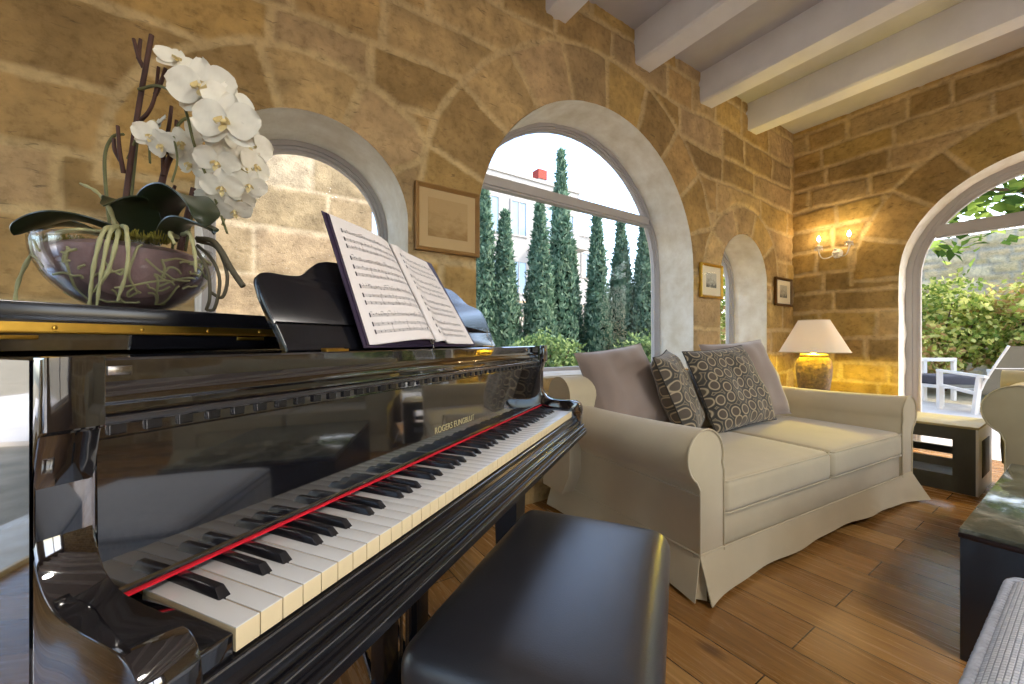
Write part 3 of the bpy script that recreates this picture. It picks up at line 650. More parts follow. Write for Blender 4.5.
# ------------------------------------------------------------------ sofas
def arm_profile(r=.108, c=(.036, .547), pw=.15):
    P = [(0, .155), (0, .42)]
    a0, a1 = math.radians(238), math.radians(-18)
    P += [(c[0] + r * math.cos(a0 + (a1 - a0) * k / 26), c[1] + r * math.sin(a0 + (a1 - a0) * k / 26)) for k in range(27)]
    P += [(pw, .48), (pw, .155)]; return P
def make_sofa(root, L, D, material, pr):
    for side in (0, 1):
        X = (lambda x: x) if side == 0 else (lambda x: L - x)
        bm = bmesh.new(); N = 12; rows = []
        for k in range(N + 1):
            t = D * k / N; drop = .012 * math.sin(PI * k / N)
            rows.append([bm.verts.new((X(x), t, z - drop * (z > .4))) for x, z in pr])
        n = len(pr)
        f1 = bm.faces.new(rows[0]); f2 = bm.faces.new(rows[-1])
        for a, b in zip(rows, rows[1:]):
            for i in range(n): bm.faces.new((a[i], a[(i + 1) % n], b[(i + 1) % n], b[i]))
        bmesh.ops.recalc_face_normals(bm, faces=bm.faces)
        bmesh.ops.bevel(bm, geom=[e for e in bm.edges if f1 in e.link_faces], offset=.008, segments=2, affect='EDGES', profile=.5)
        arm = MB().bm(bm).build('armrest', material, root, angle=40)
        m = MB(); m.tube([(X(x), -.001, z) for x, z in pr], .0045, 6); m.tube([(X(-.001), t * D, .40 + .0 * t) for t in (0, .5, 1)], .0035, 6); m.build('piping', material, arm, angle=60)
    m = MB(); m.rbox(.148, L - .148, .012, D - .02, .14, .30, .012); m.rbox(.02, L - .02, .03, D - .005, .12, .2, .004); m.build('base', material, root)
    # backrest with a rolled top
    bp = [(D - .27, .28), (D - .27, .66)] + [(D - .17 + .105 * math.cos(a), .70 + .105 * math.sin(a)) for a in [math.radians(180 - 200 * k / 14) for k in range(15)]] + [(D - .065, .62), (D - .01, .40), (D - .01, .155), (D - .2, .155)]
    m = MB(); m.prism(bp, -.08, L - .12, 'x'); m.build('backrest', material, root, angle=40)
    # seat cushions
    w = (L - .30) / 2
    for k in range(2):
        x0 = .15 + w * k + .004; x1 = x0 + w - .008
        cu = softbox(x0, x1, -.005, D - .26, .292, .432, .030, .020).build('seat_cushion', material, root, angle=60)
        m = MB()
        for z in (.427, .298):
            rr = .03; pts = []
            for (cx, cy, a0) in ((x1 - rr, -.005 + rr, -90), (x1 - rr, D - .26 - rr, 0), (x0 + rr, D - .26 - rr, 90), (x0 + rr, -.005 + rr, 180)):
                pts += [(cx + (rr - .002) * math.cos(math.radians(a0 + q * 15)), cy + (rr - .002) * math.sin(math.radians(a0 + q * 15)), z) for q in range(7)]
            m.tube(pts, .0042, 6, closed=True)
        m.build('piping', material, cu, angle=60)
    # skirt with inverted pleats at the corners
    m = MB()
    def panel(p0, p1, nrm, amp, fl0, fl1, seed, lift):
        N = 48; L_ = math.dist(p0, p1); rg = random.Random(seed); ph = [rg.uniform(0, 6) for _ in range(3)]
        def fn(i, j, off=0):
            x = p0[0] + (p1[0] - p0[0]) * i; y = p0[1] + (p1[1] - p0[1]) * i
            e = .028 + fl0 * math.exp(-i * L_ / .10) + fl1 * math.exp(-(1 - i) * L_ / .10)
            wv = amp * (math.sin(i * L_ * 9 + ph[0]) + .6 * math.sin(i * L_ * 17 + ph[1]))
            o_ = (1 - j) * e + (1 - j) ** 1.3 * wv + off
            ends = fl0 * 0
            dx, dy = (p1[0] - p0[0]) / L_, (p1[1] - p0[1]) / L_
            sl = (1 - j) * (.022 * (math.exp(-(1 - i) * L_ / .05) * (fl1 > 0) - math.exp(-i * L_ / .05) * (fl0 > 0)))
            z = .012 + lift * math.sin(PI * i) ** 1.5 + (.168 - .012 - lift * math.sin(PI * i) ** 1.5) * j
            return (x + nrm[0] * o_ + dx * sl, y + nrm[1] * o_ + dy * sl, z)
        m.grid(lambda i, j: fn(i, j), N, 8); m.grid(lambda i, j: fn(i, j, -.005), N, 8)
        m.grid(lambda i, j: fn(i, 0, -.005 * j), N, 1); m.grid(lambda i, j: fn(0, i, -.005 * j), 8, 1); m.grid(lambda i, j: fn(1, i, -.005 * j), 8, 1)
        m.tube([fn(k / N, 1, .002) for k in range(N + 1)], .004, 6)
    panel((0, 0), (L, 0), (0, -1), .007, .035, .045, 3, .035)
    panel((0, D), (0, 0), (-1, 0), .004, .01, .03, 5, .004)
    panel((L, 0), (L, D), (1, 0), .004, .03, .01, 6, .004)
    # pleat tongue behind the corner slit
    for (x, sx) in ((0, -1), (L, 1)):
        m.grid(lambda i, j: (x + sx * (.004 + .03 * (1 - j)) * (1 - .0 * i) - sx * .03 * i, -(.004 + .03 * (1 - j)) + .03 * (1 - i) * 1 - .0, .012 + .15 * j), 6, 6)
    m.build('skirt', material, root, angle=50)
sofa = tag(empty('sofa', (1.47, .885, 0), math.radians(-5)), 'cream two-seat sofa with rolled arms and skirt by the big window', 'sofa')
make_sofa(sofa, 2.09, 1.0, LINEN, arm_profile())
sofa2 = tag(empty('sofa', (3.66, .335, 0), math.radians(-90)), 'taupe upholstered sofa with rolled arm at the right edge by the glass door', 'sofa')
make_sofa(sofa2, 1.9, .92, OLIVE, arm_profile(.150, (.06, .600), .19))

# ------------------------------------------------------------------ throw cushions
def pillow(name, material, M, w, h, th, label, group, pin=.05, piping=None, seed=1):
    root = empty(name); root.matrix_world = M; tag(root, label, 'cushion', group)
    m = MB(); N = 26; rg = random.Random(seed); ph = [rg.uniform(0, 6) for _ in range(6)]
    def fn(sgn):
        def f(i, j):
            x, y = 2 * i - 1, 2 * j - 1
            px = x * (1 - pin * (1 - abs(y)) * 0 - pin * (1 - y * y) ** 1.0 * (abs(x) ** 3)); py = y * (1 - pin * (1 - x * x) * (abs(y) ** 3))
            t = ((1 - x ** 4) * (1 - y ** 4)) ** .62
            wr = .006 * (math.sin(5 * x + 4 * y + ph[0]) + math.sin(7 * y - 3 * x + ph[1]) + .6 * math.sin(11 * x + ph[2])) * t
            return (px * w / 2, sgn * (th / 2 * t + .002) + wr, py * h / 2)
        return f
    m.grid(fn(1), N, N); m.grid(fn(-1), N, N)
    m.build('cover', material, root, angle=80, uv=lambda c: (c.x / .5 + .5, c.z / .5 + .5 + (3.3 if c.y > 0 else 0)))
    f = fn(1); pts = [f(k / 20, 0) for k in range(20)] + [f(1, k / 20) for k in range(20)] + [f(1 - k / 20, 1) for k in range(20)] + [f(0, 1 - k / 20) for k in range(20)]
    p = MB(); p.tube([(a, 0, c) for a, b, c in pts], .004, 6, closed=True); p.build('piping', piping or material, root, angle=80)
    return root
def lean(x, y, z, yaw, pitch, roll=0):
    """yaw about z, leaning back by pitch, rolled in its own plane; x,y,z = middle of bottom edge region"""
    return Matrix.Translation((x, y, z)) @ Matrix.Rotation(math.radians(yaw), 4, 'Z') @ Matrix.Rotation(math.radians(-pitch), 4, 'X') @ Matrix.Rotation(math.radians(roll), 4, 'Y')
DARKPIPE = mat('dark_piping', srgb(52, 46, 38), .8)
pillow('throw_cushion', MAUVE, lean(1.87, 1.60, .725, -10, 24, -7), .52, .52, .17, 'plain mauve cushion at the left end of the sofa, nearest the piano', 'throw cushions on the sofa', seed=1)
pillow('throw_cushion', RINGS, lean(2.16, 1.44, .69, 26, 22, -4), .52, .52, .16, 'ring-patterned dark cushion turned sideways beside the left mauve one', 'throw cushions on the sofa', piping=DARKPIPE, seed=2)
pillow('throw_cushion', RINGS, lean(2.68, 1.40, .705, -8, 24, -4), .62, .55, .17, 'large ring-patterned dark cushion facing front in the middle of the sofa', 'throw cushions on the sofa', piping=DARKPIPE, seed=3)
pillow('throw_cushion', MAUVE, lean(3.02, 1.47, .73, -16, 22, -4), .60, .58, .17, 'plain mauve cushion behind the large patterned one, nearest the lamp', 'throw cushions on the sofa', seed=4)

# ------------------------------------------------------------------ slotted side table in the corner
WOODDARK = mat('dark_grey_wood', srgb(62, 62, 52), .55, 0, .15, 12)
TABLETOP = mat('oiled_table_top', srgb(150, 138, 92), .35, 0, .08, 8)
WHITEEND = mat('white_lacquer_end', srgb(206, 204, 196), .35, 0, .04, 5)
tb = tag(empty('side_table', (3.92, .466, 0)), 'low grey side table with slotted front between the two sofas', 'side table')
W_, L_ = .52, 1.45
m = MB(); m.rbox(0, W_, 0, L_, .43, .446, .002); m.build('top', TABLETOP, tb)
m = MB()
m.box(.004, W_ - .004, .012, L_, .348, .43); m.box(.004, W_ - .004, .012, L_, .0, .109)
for y0, y1 in ((.012, .115), (.62, .72), (L_ - .105, L_)): m.box(.004, W_ - .004, y0, y1, .109, .348)
for x in (.004, W_ - .044): m.box(x, x + .04, .115, L_ - .105, .162, .215)
m.build('body', WOODDARK, tb, smooth=False)
m = MB(); m.box(0, W_, 0, .012, 0, .43)
ep = m.build('end_panel', WHITEEND, tb, smooth=False)
m = MB(); m.rbox(.12, .40, -.003, .004, .10, .345, .001); m.build('inset_panel', WOODDARK, ep)
# table lamp
lamp = tag(empty('table_lamp', (4.19, 1.455, .446)), 'table lamp with dark ribbed jar base and cream conical shade in the corner', 'lamp')
JAR = None
t = NT('ribbed_brown_ceramic'); t.set(Roughness=.6); v = t.coord('Object', (1, 1, 1)); nz = t.noise(v, 45, 4)
wv = t.n('ShaderNodeTexWave', wave_type='BANDS', bands_direction='Z'); wv.inputs['Scale'].default_value = 28; wv.inputs['Distortion'].default_value = 1.5; t.l(v, wv.inputs['Vector'])
t.l(t.ramp(nz, [(.3, srgb(60, 46, 30)), (.7, srgb(108, 86, 58))]), t.b.inputs['Base Color']); t.bump(t.math('ADD', nz, wv.outputs['Fac']), .6, .006); JAR = t.m
m = MB(); m.lathe([(0, 0), (.085, 0), (.092, .012), (.112, .12), (.128, .25), (.134, .33), (.126, .385), (.108, .415), (.098, .422), (.103, .43), (.103, .442), (.086, .448), (0, .448)], 40); m.build('jar_base', JAR, lamp)
m = MB(); m.lathe([(0, .446), (.03, .448), (.012, .46), (.012, .51), (.02, .515), (.02, .55), (0, .55)], 20); m.build('lamp_holder', BRASS, lamp)
t = NT('cream_lampshade'); t.t.nodes.remove(t.b); d = t.n('ShaderNodeBsdfDiffuse'); d.inputs[0].default_value = srgb(240, 224, 200); tl = t.n('ShaderNodeBsdfTranslucent'); tl.inputs[0].default_value = srgb(250, 232, 200); mx = t.n('ShaderNodeMixShader'); mx.inputs[0].default_value = .05
t.l(d.outputs[0], mx.inputs[1]); t.l(tl.outputs[0], mx.inputs[2]); t.l(mx.outputs[0], t.out.inputs[0]); SHADE = t.m
m = MB(); m.lathe([(.258, .465), (.115, .745), (.1125, .745), (.2555, .465)], 56, close=True); sh = m.build('lamp_shade', SHADE, lamp, angle=50)
m = MB(); m.tube([(.258 * math.cos(a), .258 * math.sin(a), .466) for a in np.linspace(0, 2 * PI, 48, endpoint=False)], .004, 6, closed=True); m.tube([(.1135 * math.cos(a), .1135 * math.sin(a), .745) for a in np.linspace(0, 2 * PI, 36, endpoint=False)], .004, 6, closed=True)
for k in range(3): m.tube([(0, 0, .66), (.116 * math.cos(k * 2.1), .116 * math.sin(k * 2.1), .735)], .0025, 6)
m.build('shade_trim', mat('shade_trim', srgb(220, 200, 170), .8), sh)
m = MB(); m.lathe([(0, .548), (.014, .55), (.03, .59), (.032, .615), (.02, .64), (0, .648)], 20); m.build('bulb', m_emit('lamp_bulb', (1, .72, .32, 1), 5), lamp)
# coffee table
ct = tag(empty('coffee_table', (1.868, -.62, 0), 0), 'low black coffee table with dark glossy stone top at the right edge', 'coffee table')
STONETOP = NT('dark_polished_stone'); v = STONETOP.coord('Object'); nz = STONETOP.noise(v, 7, 8, .65, .6)
STONETOP.l(STONETOP.ramp(nz, [(.3, srgb(40, 46, 40)), (.5, srgb(92, 96, 84)), (.62, srgb(150, 150, 134)), (.75, srgb(70, 72, 62))]), STONETOP.b.inputs['Base Color']); STONETOP.set(Roughness=.08); STONETOP = STONETOP.m
m = MB(); m.box(0.004, 1.2, .004, .881, 0.0, .385); m.build('body', BLACKSAT, ct, smooth=False)
m = MB(); m.rbox(0, 1.204, 0, .885, .385, .400, .002); m.build('edge_band', mat('dark_red_edge', srgb(34, 18, 18), .3), ct)
m = MB(); m.rbox(.003, 1.201, .003, .882, .4, .415, .002); m.build('top', STONETOP, ct)
# roped footstool
KN = NT('grey_white_basketweave'); v = KN.coord('Object', (1, 1, 1)); 
ck = KN.n('ShaderNodeTexBrick'); ck.offset = .5
for k, x in (('Scale', 1), ('Brick Width', .0085), ('Row Height', .0065), ('Mortar Size', .0011), ('Mortar Smooth', .9)): ck.inputs[k].default_value = x
ck.inputs['Color1'].default_value = srgb(226, 228, 232); ck.inputs['Color2'].default_value = srgb(204, 208, 216); ck.inputs['Mortar'].default_value = srgb(168, 172, 182)
KN.l(v, ck.inputs[0]); KN.l(ck.outputs['Color'], KN.b.inputs['Base Color']); KN.set(Roughness=.9); KN.bump(KN.math('SUBTRACT', 1.0, ck.outputs['Fac']), .6, .004); KN = KN.m
fs_ = tag(empty('footstool', (1.06, -.175, 0)), 'grey and white woven footstool with thick rope piping in the bottom right corner', 'footstool')
softbox(-.33, .33, -.30, .30, .09, .505, .05, .02).build('cushion', KN, fs_, angle=60)
def roundrect(hx, hy, r, z, n=10):
    P = []
    for cx, cy, a0 in ((hx - r, hy - r, 0), (-hx + r, hy - r, 90), (-hx + r, -hy + r, 180), (hx - r, -hy + r, 270)):
        P += [(cx + r * math.cos(math.radians(a0 + 90 * k / n)), cy + r * math.sin(math.radians(a0 + 90 * k / n)), z) for k in range(n + 1)]
    return P
ROPE = mat('grey_rope', srgb(166, 170, 180), .9, 0, .15, 40)
base = roundrect(.322, .292, .05, .492); tot = 0; pts = []
for a, b in zip(base, base[1:] + base[:1]):
    Ls = math.dist(a, b); k = max(1, int(Ls / .004))
    pts += [tuple(a[q] + (b[q] - a[q]) * i / k for q in range(3)) for i in range(k)]
m = MB(); cen = Vector((0, 0, .492))
for ph in (0, 2 * PI / 3, 4 * PI / 3):
    hp = []
    for i, p in enumerate(pts):
        a = pts[i - 1]; b = pts[(i + 1) % len(pts)]; d = (Vector(b) - Vector(a)).normalized(); x = Vector((0, 0, 1)).cross(d); th = ph + i * 2 * PI / 9.0
        hp.append(Vector(p) + (x * math.cos(th) + Vector((0, 0, 1)) * math.sin(th)) * .0036)
    m.tube(hp, .0044, 6, closed=True)
m.build('rope_piping', ROPE, fs_, angle=80)
m = MB()
for sx in (-1, 1):
    for sy in (-1, 1): m2 = MB(); m2.lathe([(0, 0), (.02, 0), (.028, .10), (0, .10)], 14, c=(sx * .25, sy * .22, 0)); m2.build('leg', WOODDARK, fs_)
# ------------------------------------------------------------------ framed pictures on the window wall
def picture(name, cx, cz, w, h, fw_, frame_mat, matw, label, art):
    root = tag(empty(name, (cx, WY - .014, cz)), label, 'picture', 'framed prints on the stone wall')
    m = MB(); th = .024
    o_ = [(-w / 2, -h / 2), (w / 2, -h / 2), (w / 2, h / 2), (-w / 2, h / 2)]
    rings = [(0, 0.0), (0, -th), (fw_ * .35, -th - .004), (fw_ * .7, -th + .004), (fw_, -th + .010), (fw_, -.004)]
    vs = []; 
    for off, y in rings: vs += [(x - math.copysign(off, x), y, z - math.copysign(off, z)) for x, z in o_]
    fs = [(4 * k + i, 4 * k + (i + 1) % 4, 4 * k + 4 + (i + 1) % 4, 4 * k + 4 + i) for k in range(len(rings) - 1) for i in range(4)] + [(3, 2, 1, 0)]
    m.add(vs, fs); m.build('frame', frame_mat, root, smooth=False)
    m = MB(); m.box(-w / 2 + fw_, w / 2 - fw_, -.010, -.006, -h / 2 + fw_, h / 2 - fw_); m.build('mount', matw, root, smooth=False)
    m = MB(); aw, ah = w * art[0], h * art[1]; m.box(-aw / 2, aw / 2, -.0115, -.0095, -ah / 2 + h * .02, ah / 2 + h * .02); m.build('print', art[2], root, smooth=False)
    m = MB(); m.box(-w / 2 + fw_, w / 2 - fw_, -.0165, -.0145, -h / 2 + fw_, h / 2 - fw_); m.build('glazing', GLASS, root, smooth=False)
    return root
def m_print(name, lo, hi, sc):
    t = NT(name); v = t.coord('Object', (1, 1, 1.8)); n1 = t.noise(v, sc, 7, .65, .4); g = t.n('ShaderNodeSeparateXYZ'); t.l(t.coord('Generated'), g.inputs[0])
    f = t.math('ADD', t.math('MULTIPLY', n1, .9), t.math('MULTIPLY', g.outputs[2], .35))
    t.l(t.ramp(f, [(.42, lo), (.66, hi)]), t.b.inputs['Base Color']); t.set(Roughness=.8); return t.m
GILT = mat('gilt_frame', srgb(184, 144, 50), .35, .7, .15, 30)
BROWNF = mat('dark_gilt_frame', srgb(96, 66, 26), .4, .5, .2, 30)
WOODF = mat('light_wood_frame', srgb(150, 112, 62), .45, .1, .12, 14)
MOUNT = mat('ivory_mount', srgb(222, 210, 180), .85, 0, .02, 4); MOUNTT = mat('tan_mount', srgb(186, 158, 112), .85, 0, .03, 4)
picture('picture', .905, 1.652, .372, .352, .022, WOODF, MOUNTT, 'large faint print in a light wood frame between the two bigger arches', (.62, .58, m_print('faded_print', srgb(150, 118, 70), srgb(176, 146, 98), 9)))
picture('picture', 3.462, 1.545, .350, .302, .022, GILT, MOUNT, 'small landscape print in a bright gilt frame left of the narrow arch', (.46, .42, m_print('grey_landscape', srgb(92, 92, 84), srgb(186, 182, 164), 16)))
picture('picture', 4.885, 1.545, .385, .305, .026, BROWNF, MOUNT, 'small landscape print in a dark gilt frame beside the room corner', (.44, .44, m_print('grey_landscape_print', srgb(96, 92, 80), srgb(180, 172, 150), 15)))
# ------------------------------------------------------------------ wall sconce
CRYSTAL = mat('clear_crystal', (.85, .82, .76), .05, .1, .05, 40, coat=1)
sc = tag(empty('wall_sconce', (EX - .012, 1.585, 1.93), 0), 'two-armed crystal candle wall light on the end wall', 'wall light')
m = MB(); m.lathe([(0, .03), (.02, .028), (.035, .016), (.046, .012), (.05, 0), (0, 0)], 24, M=Matrix.Rotation(-PI / 2, 4, 'Y')); m.lathe([(0, -.05), (.010, -.045), (.016, -.03), (.007, -.015), (.02, 0), (.03, .01), (.012, .03), (.02, .05), (0, .06)], 16, c=(-.05, 0, -.01)); m.build('backplate', CRYSTAL, sc)
FLAME = m_emit('candle_bulb_glow', (1, .88, .66, 1), 14)
for s_ in (-1, 1):
    m = MB(); y = s_ * .128
    m.tube(smoothpath([(-.04, 0, .0), (-.075, y * .4, -.045), (-.10, y * .8, -.04), (-.105, y, .03), (-.105, y, .075)], 6), .006, 8)
    a = m.build('arm', CRYSTAL, sc)
    m = MB(); m.lathe([(0, .06), (.014, .062), (.034, .078), (.036, .084), (.012, .08), (.0, .08)], 20, c=(-.105, y, 0)); m.build('drip_pan', CRYSTAL, a)
    m = MB()
    for k in range(6): 
        aa = k * PI / 3; c0 = (-.105 + .032 * math.cos(aa), y + .032 * math.sin(aa)); m.lathe([(0, .074), (.004, .062), (.006, .05), (0, .036)], 6, c=(c0[0], c0[1], 0))
    m.build('crystal_drops', CRYSTAL, a)
    m = MB(); m.lathe([(0, .08), (.010, .08), (.010, .135), (0, .137)], 14, c=(-.105, y, 0)); cd = m.build('candle', mat('candle_sleeve', srgb(240, 230, 205), .6), sc)
    m = MB(); m.lathe([(0, .135), (.007, .137), (.017, .158), (.016, .172), (.006, .192), (0, .20)], 16, c=(-.105, y, 0)); m.build('bulb', FLAME, cd)

# ------------------------------------------------------------------ orchid bowl (local x runs across the view, z up)
orc = tag(empty('orchid_bowl', (-.190, 1.088, 1.0565), math.radians(-33.7)), 'white orchid arrangement in a round glass bowl on the piano lid', 'plant')
def bowl_r(z, R=.137):   # spherical bowl profile
    c = .128; return math.sqrt(max(0, R * R - ((c - z) * R / c) ** 2))
zsb = [.0] + [.130 * (k / 22) ** 1.5 for k in range(1, 23)]
outer = [(0, 0), (.045, .0)] + [(max(.048, bowl_r(z)), z) for z in zsb[1:]]
inner = [(max(.0, r - .0045), max(z, .006)) for r, z in outer[::-1]]
m = MB(); m.lathe(outer + [(outer[-1][0] - .002, .1325)] + inner, 64); bowl = m.build('bowl', BOWLGLASS, orc, angle=60)
SOIL = mat('dark_purple_soil', srgb(150, 122, 114), .5, 0, .3, 22, bump=.5, bscale=80)
m = MB(); sp = [(0, .012)] + [(max(.03, bowl_r(z)) - .0056, z) for z in zsb[3:] if z < .121] + [(.09, .128), (.05, .134), (0, .136)]
m.lathe(sp, 48); soil = m.build('soil', SOIL, orc)
MOSS = mat('olive_moss', srgb(112, 104, 34), .95, 0, .4, 60)
ROOT = mat('pale_green_root', srgb(172, 168, 120), .7, 0, .12, 40); BROWNSTEM = mat('brown_stake', srgb(76, 46, 34), .7, 0, .25, 30); GREENSTEM = mat('green_stem', srgb(98, 98, 54), .6, 0, .2, 30)
LEAFM = mat('dark_orchid_leaf', srgb(40, 50, 30), .3, 0, .25, 9, coat=.25)
def low(P): return [(x + (x - .76) * y / .8, y, max(.004, z - .022 * (1 if z < .3 else max(0, 1 - (z - .3) / .2)))) for x, y, z in P]
m = MB(); rr = random.Random(3)
for k in range(500):
    cx, cy = ((-.075, -.06), (.085, -.075), (.0, -.02))[k % 3]; a = rr.uniform(0, 6.3); r = .05 * math.sqrt(rr.random()); x, y = cx + r * math.cos(a), cy + r * math.sin(a) * .7
    z0 = .128; m.tube([(x, y, z0), (x + rr.uniform(-.006, .006), y + rr.uniform(-.006, .006), z0 + rr.uniform(.006, .016))], [.0016, .0006], 4, cap=False)
m.build('moss', MOSS, orc)
# roots that hang over the rim, each its own part
aerial = [[(-.045, -.05, .165), (-.13, -.10, .160), (-.19, -.09, .135), (-.225, -.08, .085), (-.235, -.08, .04), (-.215, -.08, .012)],
          [(-.04, -.06, .17), (-.12, -.10, .163), (-.17, -.10, .155)],
          [(-.03, -.08, .175), (-.058, -.135, .150), (-.078, -.14, .09), (-.086, -.13, .035), (-.09, -.12, .012)],
          [(-.03, -.08, .172), (-.045, -.135, .148), (-.062, -.145, .08), (-.072, -.13, .02)],
          [(-.03, -.08, .170), (-.03, -.14, .140), (-.05, -.145, .08), (-.078, -.13, .05)],
          [(-.02, -.08, .175), (-.012, -.14, .150), (-.010, -.145, .09), (-.03, -.13, .035)],
          [(-.03, -.07, .17), (-.05, -.09, .21), (-.075, -.09, .235), (-.105, -.08, .252)],
          [(.10, -.06, .165), (.115, -.12, .150), (.125, -.125, .115), (.127, -.12, .085)],
          [(.09, -.06, .16), (.075, -.125, .15), (.085, -.13, .13)]]
for P in aerial:
    q = smoothpath(low(P), 6); n_ = len(q); m = MB(); m.tube(q, [.0038 * (1 - .45 * k / n_) + .0006 * math.sin(k * 1.7) for k in range(n_)], 8); m.build('aerial_root', ROOT, orc, angle=80)
for P in ([(.13, -.05, .16), (.165, -.06, .15), (.20, -.05, .10), (.222, -.05, .07)], [(.13, -.04, .15), (.16, -.05, .12), (.175, -.05, .08), (.165, -.05, .03), (.15, -.04, .01)], [(.13, -.05, .155), (.17, -.055, .14), (.19, -.05, .09), (.18, -.05, .05), (.155, -.05, .06)], [(.12, -.05, .15), (.15, -.06, .10), (.155, -.06, .05), (.148, -.05, .012)]):
    q = smoothpath(low(P), 6); m = MB(); m.tube(q, [.0030 if P[-1][0] < .2 else .0052] * len(q), 6); m.build('aerial_root', mat('dark_root', srgb(84, 76, 56), .7), orc, angle=80)
# pale roots pressed against the inside of the glass
rr = random.Random(12); m = MB()
for k in range(64):
    a = rr.uniform(0, 2 * PI); z = rr.uniform(.02, .112); da = rr.uniform(-.09, .09); dz = rr.uniform(-.006, .006); pts = []
    for s_ in range(rr.randint(4, 9)):
        pts.append(((bowl_r(z) - .0048) * math.cos(a), (bowl_r(z) - .0048) * math.sin(a), z)); a += da; z = min(.118, max(.018, z + dz)); da += rr.uniform(-.05, .05); dz += rr.uniform(-.006, .006)
    q = smoothpath(pts, 4); m.tube(q, .0022, 5)
m.build('inner_roots', ROOT, soil, angle=80)
def leaf(P, w, fold=.25, tip=1.5):
    q = smoothpath(low(P), 7); n_ = len(q); m = MB(); k = 8
    def pt(i, j, off=0):
        a = q[max(0, i - 1)]; b = q[min(n_ - 1, i + 1)]; d = (b - a).normalized(); x = d.cross(Vector((0, 0, 1))); x = x.normalized() if x.length > 1e-3 else Vector((0, 1, 0)); up = x.cross(d)
        t = i / (n_ - 1); ww = w * (math.sin(PI * min(1, (t * .93 + .07)) ** .8) ** .6) * (1 if t < .97 else .5)
        s_ = 2 * j / k - 1; return q[i] + x * s_ * ww + up * (abs(s_) ** 1.5 * ww * fold + off)
    for off in (0, -.0022):
        vs = [pt(i, j, off) for i in range(n_) for j in range(k + 1)]
        m.add(vs, [(i * (k + 1) + j, (i + 1) * (k + 1) + j, (i + 1) * (k + 1) + j + 1, i * (k + 1) + j + 1) for i in range(n_ - 1) for j in range(k)])
    edge = [(i, 0) for i in range(n_)] + [(n_ - 1, j) for j in range(k + 1)] + [(i, k) for i in range(n_ - 1, -1, -1)]
    m.add([pt(i, j, o_) for i, j in edge for o_ in (0, -.0022)], [(2 * a, 2 * a + 1, 2 * a + 3, 2 * a + 2) for a in range(len(edge) - 1)])
    return m.build('leaf', LEAFM, orc, angle=70)
leaf([(.03, -.03, .155), (.0, -.07, .20), (-.02, -.10, .215), (-.06, -.13, .195)], .038)
leaf([(.03, -.02, .155), (.055, -.06, .215), (.10, -.10, .225), (.14, -.12, .19), (.145, -.13, .16)], .036)
leaf([(.0, .0, .155), (-.06, -.04, .185), (-.14, -.06, .195), (-.21, -.06, .18), (-.24, -.06, .165)], .028)
leaf([(-.02, .03, .155), (-.09, .01, .195), (-.17, .0, .20), (-.21, .0, .185)], .030)
leaf([(.06, -.05, .155), (.10, -.10, .175), (.15, -.12, .160), (.165, -.12, .15)], .022)
leaf([(.02, .03, .155), (.06, .06, .20), (.09, .09, .19)], .035)
leaf([(-.06, .05, .155), (-.11, .09, .155), (-.13, .12, .10)], .03)
# stems
def stem(P, r0, r1, m_, name='stem'):
    q = smoothpath(low(P), 6); n_ = len(q); m = MB(); m.tube(q, [r0 + (r1 - r0) * k / (n_ - 1) for k in range(n_)], 8); return m.build(name, m_, orc, angle=80)
def twig(par, P, r0=.0042, r1=.003):
    q = smoothpath(low(P), 5); n_ = len(q); m = MB(); m.tube(q, [r0 + (r1 - r0) * k / (n_ - 1) for k in range(n_)], 6); return m.build('twig', BROWNSTEM, par, angle=80)
s1 = stem([(-.025, -.01, .15), (-.01, -.01, .28), (.012, -.005, .42), (.038, 0, .56)], .0052, .0042, BROWNSTEM)
twig(s1, [(.022, 0, .495), (.012, -.006, .51), (.002, -.01, .545)]); twig(s1, [(.012, -.006, .508), (.013, 0, .53), (.016, 0, .552)])
twig(s1, [(.010, 0, .395), (.032, -.01, .41), (.045, -.01, .44), (.052, -.01, .49)]); twig(s1, [(.045, -.01, .44), (.058, -.01, .465), (.066, -.01, .488)])
twig(s1, [(-.018, -.01, .30), (-.026, -.02, .335), (-.03, -.02, .38)]); twig(s1, [(-.024, -.015, .32), (-.036, -.015, .34), (-.038, -.015, .36)])
stem([(-.015, .0, .15), (-.002, .0, .28), (.012, 0, .40)], .004, .0035, GREENSTEM)
s2 = stem([(.03, .01, .15), (.05, .01, .25), (.068, .005, .32), (.085, 0, .345)], .0065, .005, BROWNSTEM)
twig(s2, [(.062, 0, .30), (.062, 0, .345), (.072, -.01, .38), (.078, -.01, .42)]); twig(s2, [(.066, 0, .34), (.085, 0, .36), (.088, 0, .40)]); twig(s2, [(.05, 0, .245), (.075, 0, .26), (.085, -.01, .275)])
s3 = stem([(.095, .0, .15), (.11, .0, .22), (.122, 0, .275)], .006, .0045, BROWNSTEM)
stem([(.105, .01, .15), (.118, .01, .22), (.13, .01, .26)], .003, .003, GREENSTEM)
s0 = stem([(-.04, .0, .15), (-.052, -.01, .25), (-.056, -.01, .33), (-.04, -.01, .365), (-.018, -.01, .37)], .003, .0026, GREENSTEM)
stem([(.08, -.01, .15), (.085, -.02, .23), (.10, -.03, .25), (.12, -.04, .235)], .0026, .0024, GREENSTEM)
sprayA = stem([(.012, -.01, .45), (.055, -.02, .45), (.10, -.04, .41), (.125, -.05, .33), (.16, -.05, .25), (.19, -.05, .17)], .003, .002, GREENSTEM, 'flower_spray')
sprayB = stem([(.06, -.01, .33), (.10, 0, .40), (.14, .02, .40), (.18, .03, .34), (.20, .02, .28), (.18, 0, .20)], .003, .002, GREENSTEM, 'flower_spray')
sprayC = stem([(-.01, 0, .33), (.015, -.02, .37), (.03, -.03, .36), (.035, -.03, .31)], .0026, .002, GREENSTEM, 'flower_spray')
